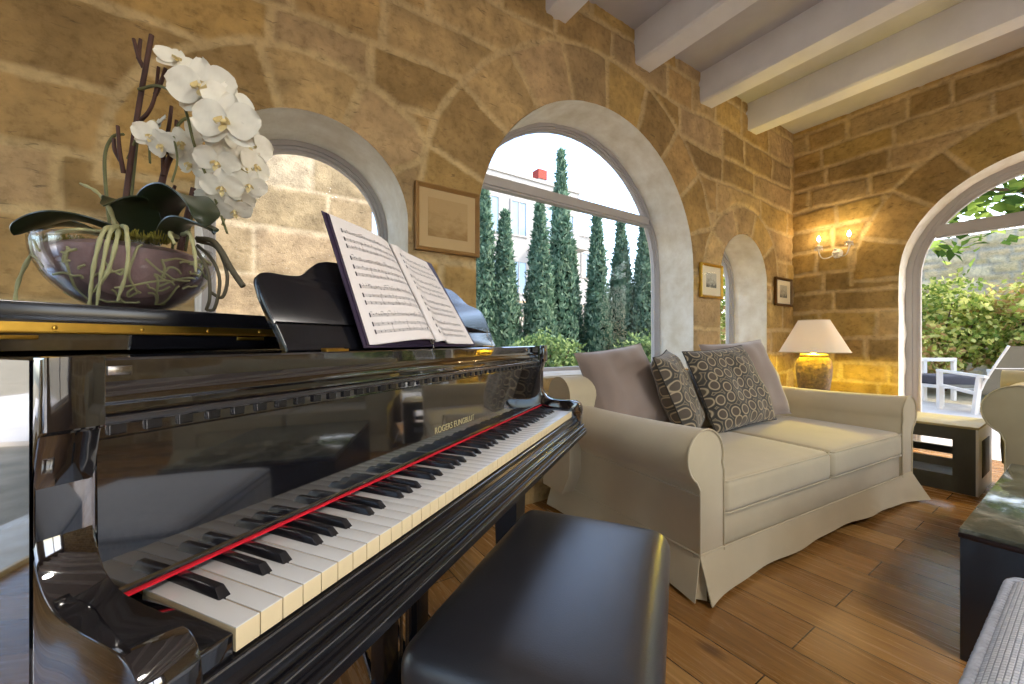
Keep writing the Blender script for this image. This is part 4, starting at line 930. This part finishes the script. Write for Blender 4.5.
PETAL = NT('white_orchid_petal'); PETAL.set(Roughness=.55); PETAL.b.inputs['Base Color'].default_value = srgb(228, 222, 204); PETAL.b.inputs['Subsurface Weight'].default_value = .15; PETAL.b.inputs['Subsurface Radius'].default_value = (.01, .01, .008); PETAL = PETAL.m
LIP = mat('cream_orchid_lip', srgb(216, 196, 140), .5, 0, .15, 60)
def flower(par, loc, d, yaw, pitch, roll, openf=1.0, seed=0):
    """phalaenopsis bloom facing local -y: two broad petals, three sepals, lip and column"""
    m = MB(); rg = random.Random(seed); R = d / 2
    def petal(ang, ln, wd, back, cup):
        N = 8; K = 6
        ca, sa = math.cos(ang), math.sin(ang)
        def fn(i, j):
            t = i; s_ = 2 * j - 1; w = wd * (math.sin(PI * min(1, t * .90 + .06)) ** .62)
            a, b = ln * t, s_ * w; y = back * R * .5 + cup * R * (t ** 2) * .5 - .10 * R * s_ * s_ * t + .03 * R * math.sin(9 * t + 5 * s_ + seed)
            return (a * ca - b * sa, y * openf, a * sa + b * ca)
        for off in (0, .0008): m.grid(lambda i, j: (lambda p: (p[0], p[1] + off, p[2]))(fn(i, j)), N, K)
    for a in (90, 215, 325): petal(math.radians(a + rg.uniform(-6, 6)), R * .98, R * .36, .12, .25)
    for a in (8, 172): petal(math.radians(a + rg.uniform(-5, 5)), R * 1.06, R * .60, 0, .12 + .2 * (1 - openf))
    m.lathe([(0, -.34 * R), (.05 * R, -.30 * R), (.10 * R, -.12 * R), (.06 * R, .02 * R), (0, .04 * R)], 10, 1, M=Matrix.Rotation(math.radians(18), 4, 'X') @ Matrix.Rotation(PI / 2, 4, 'X') @ Matrix.Scale(-1, 4, (0, 0, 1)))
    for s_ in (-1, 1): m.grid(lambda i, j: (s_ * (.04 + .20 * math.sin(PI * i)) * R, (-.08 - .25 * i) * R - .10 * R * j, (-.05 - .16 * i + .18 * j * (1 - i)) * R), 5, 3, 1)
    m.grid(lambda i, j: ((2 * j - 1) * .13 * R * math.sin(PI * (i * .85 + .1)), (-.10 - .22 * i) * R, (-.08 - .34 * i) * R), 5, 4, 1)
    o = m.build('flower', [PETAL, LIP], par, angle=80)
    o.location = loc; o.rotation_euler = Euler((math.radians(pitch), math.radians(roll), math.radians(yaw)), 'XYZ'); return o
FL = [(sprayA, .070, -.03, .492, .072, 40, -20, 10, .8), (sprayA, .120, -.07, .415, .118, 12, 8, -8, 1), (sprayA, .172, -.06, .395, .085, 40, 5, 10, .9), (sprayA, .168, -.085, .342, .118, 8, 6, 4, 1), (sprayB, .215, .0, .345, .095, 55, 10, 5, .9),
      (sprayC, .030, -.03, .370, .056, -30, -25, 0, .7), (sprayC, .018, -.05, .335, .062, 30, 20, 12, .8), (sprayC, .040, -.05, .318, .062, -10, 30, -10, .8), (sprayB, .080, -.02, .335, .072, 20, 10, -15, .8), (sprayA, .150, -.05, .285, .078, 25, 25, 10, .8), (sprayA, .135, -.02, .350, .085, 30, 0, 30, .8),
      (sprayB, .205, -.01, .295, .095, 60, 20, -10, .7), (sprayB, .228, -.0, .300, .070, 75, 10, 20, .6), (sprayA, .160, -.06, .235, .072, 20, 35, 0, .7), (sprayB, .215, -.02, .255, .066, 50, 35, 10, .6), (sprayA, .185, -.05, .195, .062, 20, 50, -10, .6), (sprayB, .100, -.01, .300, .068, 0, 20, 20, .7), (sprayB, .195, .01, .235, .07, 65, 30, 0, .6), (sprayA, .135, -.05, .215, .055, 10, 40, 15, .6)]
for k, (par, x, y, z, d, yaw, pitch, roll, op) in enumerate(FL): flower(par, (x + .018 + (x - .76) * y / .8, y, z - .004), d * .92, yaw, pitch, roll, op, k)
for (par, P) in ((sprayA, [(.125, -.05, .33), (.14, -.06, .28), (.13, -.06, .24)]), (sprayB, [(.19, .03, .31), (.21, .0, .25), (.20, -.01, .215)])):
    q = smoothpath(P, 5); m = MB(); m.tube(q, .0018, 6); m.build('twig', GREENSTEM, par)

# ------------------------------------------------------------------ outside: ground, walls, planting, building
GRAVEL = m_plaster('garden_soil', (.20, .17, .11), (.36, .31, .22), .6, 4)
PAVE = m_plaster('pale_terrace_paving', (.56, .52, .47), (.70, .66, .60), .15, 2)
def ground(name, x0, x1, y0, y1, z, mt):
    m = MB(); m.box(x0, x1, y0, y1, z - .2, z); return structure(m.build(name, mt, smooth=False))
ground('ground', -30, 40, -30, 45, -.05, GRAVEL); ground('trim_7', -4.6, 6, -12, -4.31, -.002, PAVE); ground('trim_5', -16, -4.62, -8, 8, -.002, PAVE); ground('terrace', EX + .1, 9.6, -4, 2.3, -.001, PAVE)
PALELIME = np.array([[.62, .50, .30], [.66, .54, .34], [.58, .46, .28], [.70, .60, .42], [.64, .50, .32]])
def solid_stone_wall(name, label, x0, x1, y, th, z1, seed, **kw):
    root = tag(empty(name, (0, 0, 0)), label, 'garden wall')
    stone_sheet('stone_face', x0, x1, -.05, z1, kw.pop('res', .03), [], lambda a, z, h: np.stack([a, y - h, z], 1), seed, parent=root, **kw)
    m = MB(); m.box(x0, x1, y + .03, y + th, -.05, z1 + .0); m.box(x0 - .005, x1 + .005, y - .015, y + th + .02, z1 - .0, z1 + .06); m.build('core', PLAIN, root, smooth=False); return root
solid_stone_wall('limestone_wall', 'tall sunlit limestone block wall seen through the left arch behind the orchid', -1.3, 1.175, 4.6, .4, 4.3, 41, res=.03, palette=PALELIME * .60, mortar=np.array([.54, .46, .32]), course=(.40, .48), wid=(.4, 1.15), relief=.005, joint=.011, wob=.008)
RUB = np.array([[.42, .40, .36], [.34, .33, .31], [.50, .47, .42], [.28, .28, .27], [.46, .42, .36]])
solid_stone_wall('rubble_wall', 'grey rubble stone garden wall behind the row of cypresses', 2.0, 14.0, 11.2, .5, 2.35, 43, res=.05, palette=RUB, mortar=np.array([.20, .19, .18]), course=(.12, .22), wid=(.15, .5), relief=.03, joint=.012, wob=.1)
def leaves(n, pos, nrm, ln, wd, seed, mi=0, droop=0.0, jitter=.8):
    """n leaf quads (bent kites) at points pos, roughly facing nrm"""
    rng = np.random.default_rng(seed); nr = nrm + rng.normal(0, jitter, (n, 3)); nr /= np.linalg.norm(nr, axis=1)[:, None] + 1e-9
    t = rng.normal(0, 1, (n, 3)); t[:, 2] -= droop; t -= (t * nr).sum(1)[:, None] * nr; t /= np.linalg.norm(t, axis=1)[:, None] + 1e-9
    b = np.cross(nr, t); L = ln * rng.uniform(.6, 1.3, (n, 1)); W = wd * rng.uniform(.6, 1.3, (n, 1))
    V_ = np.stack([pos, pos + t * L * .5 + b * W * .5 + nr * W * .12, pos + t * L, pos + t * L * .5 - b * W * .5 + nr * W * .12], 1).reshape(-1, 3)
    return V_
def leaf_mesh(name, V_, mats, parent, mi=None):
    n = len(V_) // 4; F = np.arange(n * 4).reshape(n, 4); me = bpy.data.meshes.new(name)
    me.vertices.add(n * 4); me.vertices.foreach_set('co', V_.astype(np.float32).ravel()); me.loops.add(n * 4); me.loops.foreach_set('vertex_index', F.astype(np.int32).ravel())
    me.polygons.add(n); me.polygons.foreach_set('loop_start', np.arange(0, n * 4, 4, dtype=np.int32)); me.update(calc_edges=True)
    for m_ in mats: me.materials.append(m_)
    if len(mats) > 1: me.polygons.foreach_set('material_index', (np.random.default_rng(1).random(n) * len(mats)).astype(np.int32))
    return link(bpy.data.objects.new(name, me), parent)
def m_leaf(name, c, tr=.35):
    t = NT(name); t.t.nodes.remove(t.b); v = t.coord('Object'); n1 = t.noise(v, 3.0, 3); cc = t.ramp(n1, [(.3, tuple(x * .72 for x in c[:3])), (.7, tuple(min(1, x * 1.28) for x in c[:3]))])
    d = t.n('ShaderNodeBsdfDiffuse'); tl = t.n('ShaderNodeBsdfTranslucent'); mx = t.n('ShaderNodeMixShader'); mx.inputs[0].default_value = tr
    t.l(cc, d.inputs[0]); t.l(cc, tl.inputs[0]); t.l(d.outputs[0], mx.inputs[1]); t.l(tl.outputs[0], mx.inputs[2]); t.l(mx.outputs[0], t.out.inputs[0]); return t.m
CYP = [m_leaf('cypress_green', srgb(112, 140, 116)), m_leaf('cypress_grey_green', srgb(142, 166, 140)), m_leaf('cypress_deep', srgb(84, 114, 94))]
BUSH = [m_leaf('shrub_green', srgb(122, 146, 92)), m_leaf('shrub_light', srgb(152, 172, 116)), m_leaf('shrub_deep', srgb(88, 114, 76))]
HEDGE = [m_leaf('hedge_green', srgb(168, 182, 94)), m_leaf('hedge_yellow', srgb(226, 226, 146)), m_leaf('hedge_rust', srgb(200, 166, 116)), m_leaf('hedge_deep', srgb(122, 146, 72))]
BARK = mat('bark', srgb(92, 74, 56), .9, 0, .25, 20, bump=.6, bscale=40)
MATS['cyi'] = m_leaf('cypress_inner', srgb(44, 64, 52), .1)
def cypress(x, y, h, r, seed, label):
    root = tag(empty('cypress_tree', (x, y, -.05)), label, 'tree', 'cypresses outside the big arch'); rng = np.random.default_rng(seed); n = 8000
    t = rng.random(n) ** 1.15; a = rng.uniform(0, 2 * PI, n); prof = np.where(t < .12, .75 + 2 * t, np.clip(1.0 - (t - .12) ** 1.35 * 1.12, .03, 1))
    lump = .72 + .42 * vnoise(a * 2.2, t * h * 2.6, seed) + .18 * (vnoise(a * 5, t * h * 7, seed + 1) - .5)
    rr = r * prof * lump * (1 - .35 * rng.random(n) ** 3); pos = np.stack([rr * np.cos(a), rr * np.sin(a), .10 + t * (h - .1)], 1)
    nm = np.stack([np.cos(a), np.sin(a), np.full(n, .15)], 1); V_ = leaves(n, pos, nm, .12, .045, seed, droop=-1.6, jitter=.55)
    leaf_mesh('foliage', V_, CYP, root)
    m = MB(); m.tube([(0, 0, 0), (0, 0, h * .5), (0, 0, h * .93)], [r * .16, r * .10, .01], 8); m.build('trunk', BARK, root)
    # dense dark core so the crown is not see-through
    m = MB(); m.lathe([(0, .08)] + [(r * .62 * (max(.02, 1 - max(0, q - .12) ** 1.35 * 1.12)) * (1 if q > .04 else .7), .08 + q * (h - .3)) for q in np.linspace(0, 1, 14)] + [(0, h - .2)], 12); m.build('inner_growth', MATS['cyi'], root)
for k, (x, y, h, r, lb) in enumerate(((3.72, 6.50, 3.95, .30, 'slim cypress at the left edge of the big arched window'), (4.11, 6.40, 3.50, .34, 'second cypress from the left, broader and shorter than its neighbours'), (4.78, 6.19, 3.75, .36, 'wide tapering cypress third from the left in the big window'),
        (5.39, 6.26, 4.95, .33, 'tallest cypress, its tip reaching above the window transom'), (5.86, 6.45, 3.20, .24, 'small dark cypress tucked behind the tallest one'), (6.08, 5.92, 3.70, .30, 'slim cypress just right of the tallest one'),
        (6.65, 5.78, 3.66, .33, 'second cypress from the right in the big window'), (6.98, 5.45, 3.50, .36, 'sunlit cypress at the right edge of the big window'))):
    cypress(x, y, h, r * 1.12, 50 + k, lb)
def shrub(name, x, y, rx, ry, h, seed, label, mats=BUSH, group=None, n=2600, ln=.09, wd=.05, z0=-.05):
    root = tag(empty(name, (x, y, z0)), label, 'shrub', group); rng = np.random.default_rng(seed)
    a = rng.uniform(0, 2 * PI, n); ph = np.arccos(rng.uniform(-.25, 1, n)); l_ = .7 + .45 * vnoise(a * 2.5, ph * 4, seed) + .2 * (vnoise(a * 7, ph * 9, seed + 2) - .5); q = l_ * (1 - .4 * rng.random(n) ** 2.5)
    d = np.stack([np.sin(ph) * np.cos(a), np.sin(ph) * np.sin(a), np.cos(ph)], 1); pos = d * q[:, None] * np.array([rx, ry, h * .62]) + np.array([0, 0, h * .38])
    leaf_mesh('foliage', leaves(n, pos, d, ln, wd, seed, jitter=.8), mats, root)
    m = MB()
    for k in range(6): m.tube([(0, 0, 0), (rx * .35 * math.cos(k * 1.05), ry * .35 * math.sin(k * 1.05), h * .4), (rx * .6 * math.cos(k * 1.05 + .3), ry * .6 * math.sin(k * 1.05 + .3), h * .75)], [.03, .02, .008], 6)
    m.build('stems', BARK, root); return root
shrub('garden_shrub', 3.75, 4.75, .72, .5, 1.22, 80, 'bright green shrub under the big window, behind the piano end', group='shrubs under the cypresses')
shrub('garden_shrub', 5.25, 4.10, .55, .45, 1.15, 81, 'small bright green shrub at the lower right of the big window', group='shrubs under the cypresses')
shrub('garden_shrub', 4.85, 5.3, .5, .42, .9, 82, 'low dark shrub at the foot of the cypresses', [CYP[0], BUSH[2]], group='shrubs under the cypresses')
shrub('garden_shrub', 7.3, 3.9, .8, .8, 2.6, 83, 'tall yellow-green shrub seen through the narrow arched window', HEDGE, n=4200, ln=.11, wd=.07)
HB = [(12.3, 2.75, 1.0, 1.9), (12.4, 1.95, .95, 2.45), (12.9, 1.05, 1.0, 2.2), (13.1, .15, 1.1, 2.7), (13.3, -.9, 1.1, 2.4), (11.6, 2.35, .7, 1.5), (12.2, .5, .7, 1.45)]
HL = ['sunlit hedge shrub at the left jamb of the glass door', 'tall yellow-green hedge shrub behind the white outdoor sofa', 'rusty green hedge shrub behind the terrace lounge chair', 'tallest hedge shrub behind the lounge chair back', 'hedge shrub at the far right of the terrace', 'low front shrub at the left end of the terrace hedge', 'low front shrub beyond the lounge chair']
for k, (x, y, r, h) in enumerate(HB): shrub('hedge_shrub', x, y, r * .8, r, h, 90 + k, HL[k], [HEDGE, [HEDGE[0], HEDGE[1], HEDGE[3]], [HEDGE[1], HEDGE[2], HEDGE[0]]][k % 3], 'hedge shrubs beyond the terrace', n=3600, ln=.12, wd=.08)
# pale garden wall beyond the hedge
root = tag(empty('garden_wall', (0, 0, 0)), 'pale stone wall rising behind the terrace hedge', 'garden wall')
stone_sheet('stone_face', -6, 5.5, -.05, 3.7, .06, [], lambda a, z, h: np.stack([15.2 - h, a, z], 1), 61, parent=root, palette=PALELIME * 1.05, mortar=np.array([.5, .45, .38]), course=(.14, .26), wid=(.2, .6), relief=.03, joint=.014, wob=.1)
m = MB(); m.box(15.23, 15.6, -6, 5.5, -.05, 3.7); m.build('core', PLAIN, root, smooth=False)
# broad-leaved tree over the terrace
LIME = [m_leaf('broad_leaf', srgb(122, 148, 70), .5), m_leaf('broad_leaf_light', srgb(164, 186, 96), .5), m_leaf('broad_leaf_dark', srgb(72, 98, 48), .4)]
root = tag(empty('broadleaf_tree', (11.2, -.2, -.05)), 'broad-leaved tree hanging over the terrace at the top of the glass door', 'tree')
m = MB(); m.tube(smoothpath([(0, 0, 0), (.05, .02, 1.5), (-.05, .1, 2.9), (-.3, .4, 4.2)], 5), [.13 - .0045 * k for k in range(16)], 10); m.build('trunk', BARK, root)
m = MB()
for P in ([(-.05, .1, 2.9), (-.7, .7, 3.4), (-1.3, 1.3, 3.5)], [(0, .05, 2.6), (-.9, .1, 3.3), (-1.7, .2, 3.5)], [(-.1, .1, 3.2), (.3, .9, 3.7), (.2, 1.7, 3.8)], [(0, .05, 2.8), (.6, -.5, 3.5), (1.0, -1.2, 3.8)]): m.tube(smoothpath(P, 5), [.055 - .0035 * k for k in range(11)], 7)
m.build('branches', BARK, root)
rng = np.random.default_rng(5); n = 2600; cl = rng.uniform(-1, 1, (60, 3)) * np.array([2.0, 2.1, .75]) + np.array([-.4, .5, 3.95]); ci = rng.integers(0, 60, n); pos = cl[ci] + rng.normal(0, .28, (n, 3)); pos[:, 2] = np.maximum(pos[:, 2], 2.75 + .3 * rng.random(n))
leaf_mesh('foliage', leaves(n, pos, np.tile([0, 0, 1.], (n, 1)), .26, .20, 6, droop=.4, jitter=.55), LIME, root)
# white building beyond the garden
BW = m_plaster('white_render', (.34, .33, .315), (.42, .41, .39), .1, 1.2); BGL = mat('building_window', srgb(130, 160, 184), .2, 0, .15, 1); TERRA = mat('red_clay', srgb(150, 50, 34), .8, 0, .15, 4)
bld = tag(empty('apartment_building', (8.4, 17.0, -.05)), 'white apartment building with flat roof and balcony behind the cypresses', 'building')
m = MB(); m.box(0, 7.6, 0, 7, 0, 9.6); m.box(7.6, 10.2, .6, 7, 0, 7.4); m.box(-.05, 7.65, -.06, 7, 9.6, 9.72); m.box(7.6, 10.3, .5, 7, 7.4, 7.5); m.box(1.2, 3.2, 2, 4, 9.7, 10.5); m.box(4.2, 7.0, 1, 4, 9.7, 10.3); m.build('wall', BW, bld, smooth=False)
for (x, z, w, h, y) in ((1.2, 6.6, .9, 1.7, 0), (2.9, 6.6, .9, 1.7, 0), (4.6, 6.4, 1.0, 2.0, 0), (6.3, 6.6, .8, 1.6, 0), (1.2, 3.6, .9, 1.6, 0), (2.9, 3.6, .9, 1.6, 0), (4.8, 3.3, 1.0, 2.0, 0), (6.3, 3.6, .8, 1.6, 0), (8.4, 5.0, .9, 1.4, .6)):
    m = MB(); m.box(x - .09, x + w + .09, y - .05, y + .04, z - .09, z, 0); m.box(x - .09, x + w + .09, y - .05, y + .04, z + h, z + h + .09); m.box(x - .09, x, y - .05, y + .04, z, z + h); m.box(x + w, x + w + .09, y - .05, y + .04, z, z + h); m.box(x + w / 2 - .03, x + w / 2 + .03, y - .04, y + .04, z, z + h)
    wf = m.build('window_frame', BW, bld, smooth=False); m = MB(); m.box(x, x + w, y - .015, y + .02, z, z + h); m.build('window_glass', BGL, wf, smooth=False)
for z in (6.25, 3.1):
    m = MB(); m.box(4.2, 7.3, -1.1, 0, z - .15, z); b_ = m.build('balcony_slab', BW, bld, smooth=False)
    m = MB(); m.box(4.2, 7.3, -1.1, -1.06, z + .88, z + .93)
    for k in range(32): m.box(4.22 + k * .098, 4.24 + k * .098, -1.09, -1.07, z, z + .9)
    m.build('balcony_railing', mat('grey_railing', srgb(170, 170, 170), .5), b_, smooth=False)
m = MB(); m.box(6.2, 6.75, 2, 2.5, 9.6, 11.0); ch = m.build('chimney', BW, bld, smooth=False); m = MB(); m.box(6.15, 6.8, 1.95, 2.55, 10.9, 11.45); m.build('chimney_pot', TERRA, ch, smooth=False)
# terrace lounge chair: white frame, sling seat, seen from behind
SLING = mat('taupe_sling', srgb(100, 96, 82), .8, 0, .05, 6)
fc = math.radians(50); lc = tag(empty('lounge_chair', (8.35, 1.03, 0), fc), 'white framed sling lounge chair on the terrace outside the glass door', 'chair')
def bar(m, a, b, w, h):
    a, b = Vector(a), Vector(b); d = (b - a).normalized(); up = Vector((0, 0, 1)) if abs(d.z) < .9 else Vector((1, 0, 0)); x = d.cross(up).normalized(); y = x.cross(d)
    vs = [p + x * sx * w / 2 + y * sy * h / 2 for p in (a, b) for sx, sy in ((-1, -1), (1, -1), (1, 1), (-1, 1))]
    m.add(vs, [(0, 1, 2, 3), (7, 6, 5, 4)] + [(i, (i + 1) % 4, 4 + (i + 1) % 4, 4 + i) for i in range(4)])
for y in (0, -.68):
    m = MB(); bar(m, (0, y, 0), (-.07, y, .53), .05, .05); bar(m, (.50, y, 0), (.50, y, .56), .05, .05); bar(m, (-.16, y, .53), (.53, y, .575), .06, .035); bar(m, (-.02, y, .30), (.5, y, .36), .035, .035); m.build('side_frame', WHITEPAINT, lc, smooth=False)
m = MB()
def sl(i, j): 
    P = smoothpath([(.52, 0, .36), (.2, 0, .30), (-.02, 0, .30), (-.12, 0, .48), (-.26, 0, .72), (-.40, 0, .95)], 6); q_ = P[min(len(P) - 1, int(round(i * (len(P) - 1))))]; return (q_.x, -.03 - .62 * j, q_.z)
m.grid(sl, 30, 8); m.grid(lambda i, j: tuple(np.array(sl(i, j)) + np.array([-.008, 0, -.008])), 30, 8); m.build('sling', SLING, lc, angle=80)
for y in (-.02, -.66):
    m = MB(); m.tube([(p.x, y, p.z) for p in smoothpath([(.52, 0, .36), (.2, 0, .30), (-.02, 0, .30), (-.12, 0, .48), (-.26, 0, .72), (-.40, 0, .95)], 6)], .014, 8); m.build('rail', WHITEPAINT, lc)
m = MB(); bar(m, (-.22, -.02, .66), (-.22, -.66, .66), .03, .03); bar(m, (.3, 0, .31), (.3, -.68, .31), .03, .03); m.build('crossbar', WHITEPAINT, lc, smooth=False)
m = MB(); bar(m, (.25, -.34, 0), (.06, -.34, .30), .05, .03); m.build('support', SLING, lc, smooth=False)
# outdoor sofa
os_ = tag(empty('outdoor_sofa', (9.35, 1.95, 0), math.radians(-34)), 'white metal outdoor sofa with dark grey seat cushion beyond the lounge chair', 'sofa')
m = MB()
for x in (0, .35, .85): bar(m, (x, 0, 0), (x, 0, .70), .05, .05)
for x in (0, .85): bar(m, (x, -.6, 0), (x, -.6, .34), .05, .05)
bar(m, (-.03, 0, .70), (.88, 0, .70), .05, .06); bar(m, (0, -.3, .30), (.85, -.3, .30), .6, .05); m.build('frame', WHITEPAINT, os_, smooth=False)
softbox(.0, .85, -.60, -.03, .325, .46, .03, .02).build('seat_cushion', mat('charcoal_cushion', srgb(70, 70, 78), .9, 0, .1, 8), os_)
SKY_STRENGTH, SUN, FILLW, LAMPW, SCW = .76, 4.4, 64, 90, 2.6
S.view_settings.exposure = .2

# ------------------------------------------------------------------ camera and light
cam = bpy.data.cameras.new('camera'); cam.lens = 14.0; cam.sensor_width = 36; cam.clip_start = .02; cam.clip_end = 300
co = bpy.data.objects.new('camera', cam); COL.objects.link(co); co.location = (0, 0, 1.0); co.rotation_euler = (PI / 2, 0, math.radians(56.3 - 90)); S.camera = co
w = bpy.data.worlds.new('sky'); S.world = w; w.use_nodes = True; nt = w.node_tree; bg = nt.nodes['Background']
sky = nt.nodes.new('ShaderNodeTexSky'); sky.sky_type = 'NISHITA'; sky.sun_disc = False; sky.sun_elevation = math.radians(44); sky.sun_rotation = math.radians(90 + 30); sky.air_density = 1.0; sky.dust_density = 2.5; sky.ozone_density = 1
nt.links.new(sky.outputs[0], bg.inputs[0]); bg.inputs[1].default_value = SKY_STRENGTH
def sun_dir(az, el): return Vector((math.cos(az) * math.cos(el), math.sin(az) * math.cos(el), math.sin(el)))
sl_ = bpy.data.lights.new('sun', 'SUN'); sl_.energy = SUN; sl_.angle = math.radians(3); sl_.color = (1, .93, .80)
so = bpy.data.objects.new('sun', sl_); COL.objects.link(so); so.rotation_euler = sun_dir(math.radians(-30), math.radians(44)).to_track_quat('Z', 'Y').to_euler()
# unseen round ceiling lamp added above and behind the viewer as fill light
FIT = mat('fill_lamp_casing', srgb(230, 228, 222), .4); LENS = m_emit('fill_lamp_diffuser', (1, .92, .80, 1), 5)
r = tag(empty('added_fill_lamp', (1.25, -1.75, CH)), 'added round white fill lamp between two beams, out of view', 'added fill light')
m = MB(); m.lathe([(0, 0), (.31, 0), (.315, -.03), (.30, -.055), (.28, -.055), (.28, -.02), (0, -.02)], 48); f = m.build('housing', FIT, r)
m = MB(); m.lathe([(.285, -.04), (.27, -.062), (.18, -.085), (0, -.095), (0, -.04)], 48); m.build('diffuser', LENS, f)
l = bpy.data.lights.new('added_fill_light', 'AREA'); l.shape = 'DISK'; l.size = .56; l.energy = FILLW; l.color = (1, .95, .87); lo = bpy.data.objects.new('added_fill_light', l); COL.objects.link(lo); lo.parent = r; lo.location = (0, 0, -.11)
def point(name, loc, e, col, r, parent=None):
    l = bpy.data.lights.new(name, 'POINT'); l.energy = e; l.color = col; l.shadow_soft_size = r; o = bpy.data.objects.new(name, l); COL.objects.link(o); o.location = loc
    if parent: o.parent = parent
    return o
point('lamp_light', (0, 0, .505), LAMPW, (1, .78, .04), .04, lamp)
for s_ in (-1, 1): point('sconce_light', (-.115, s_ * .128, .215), SCW, (1, .74, .38), .02, sc)
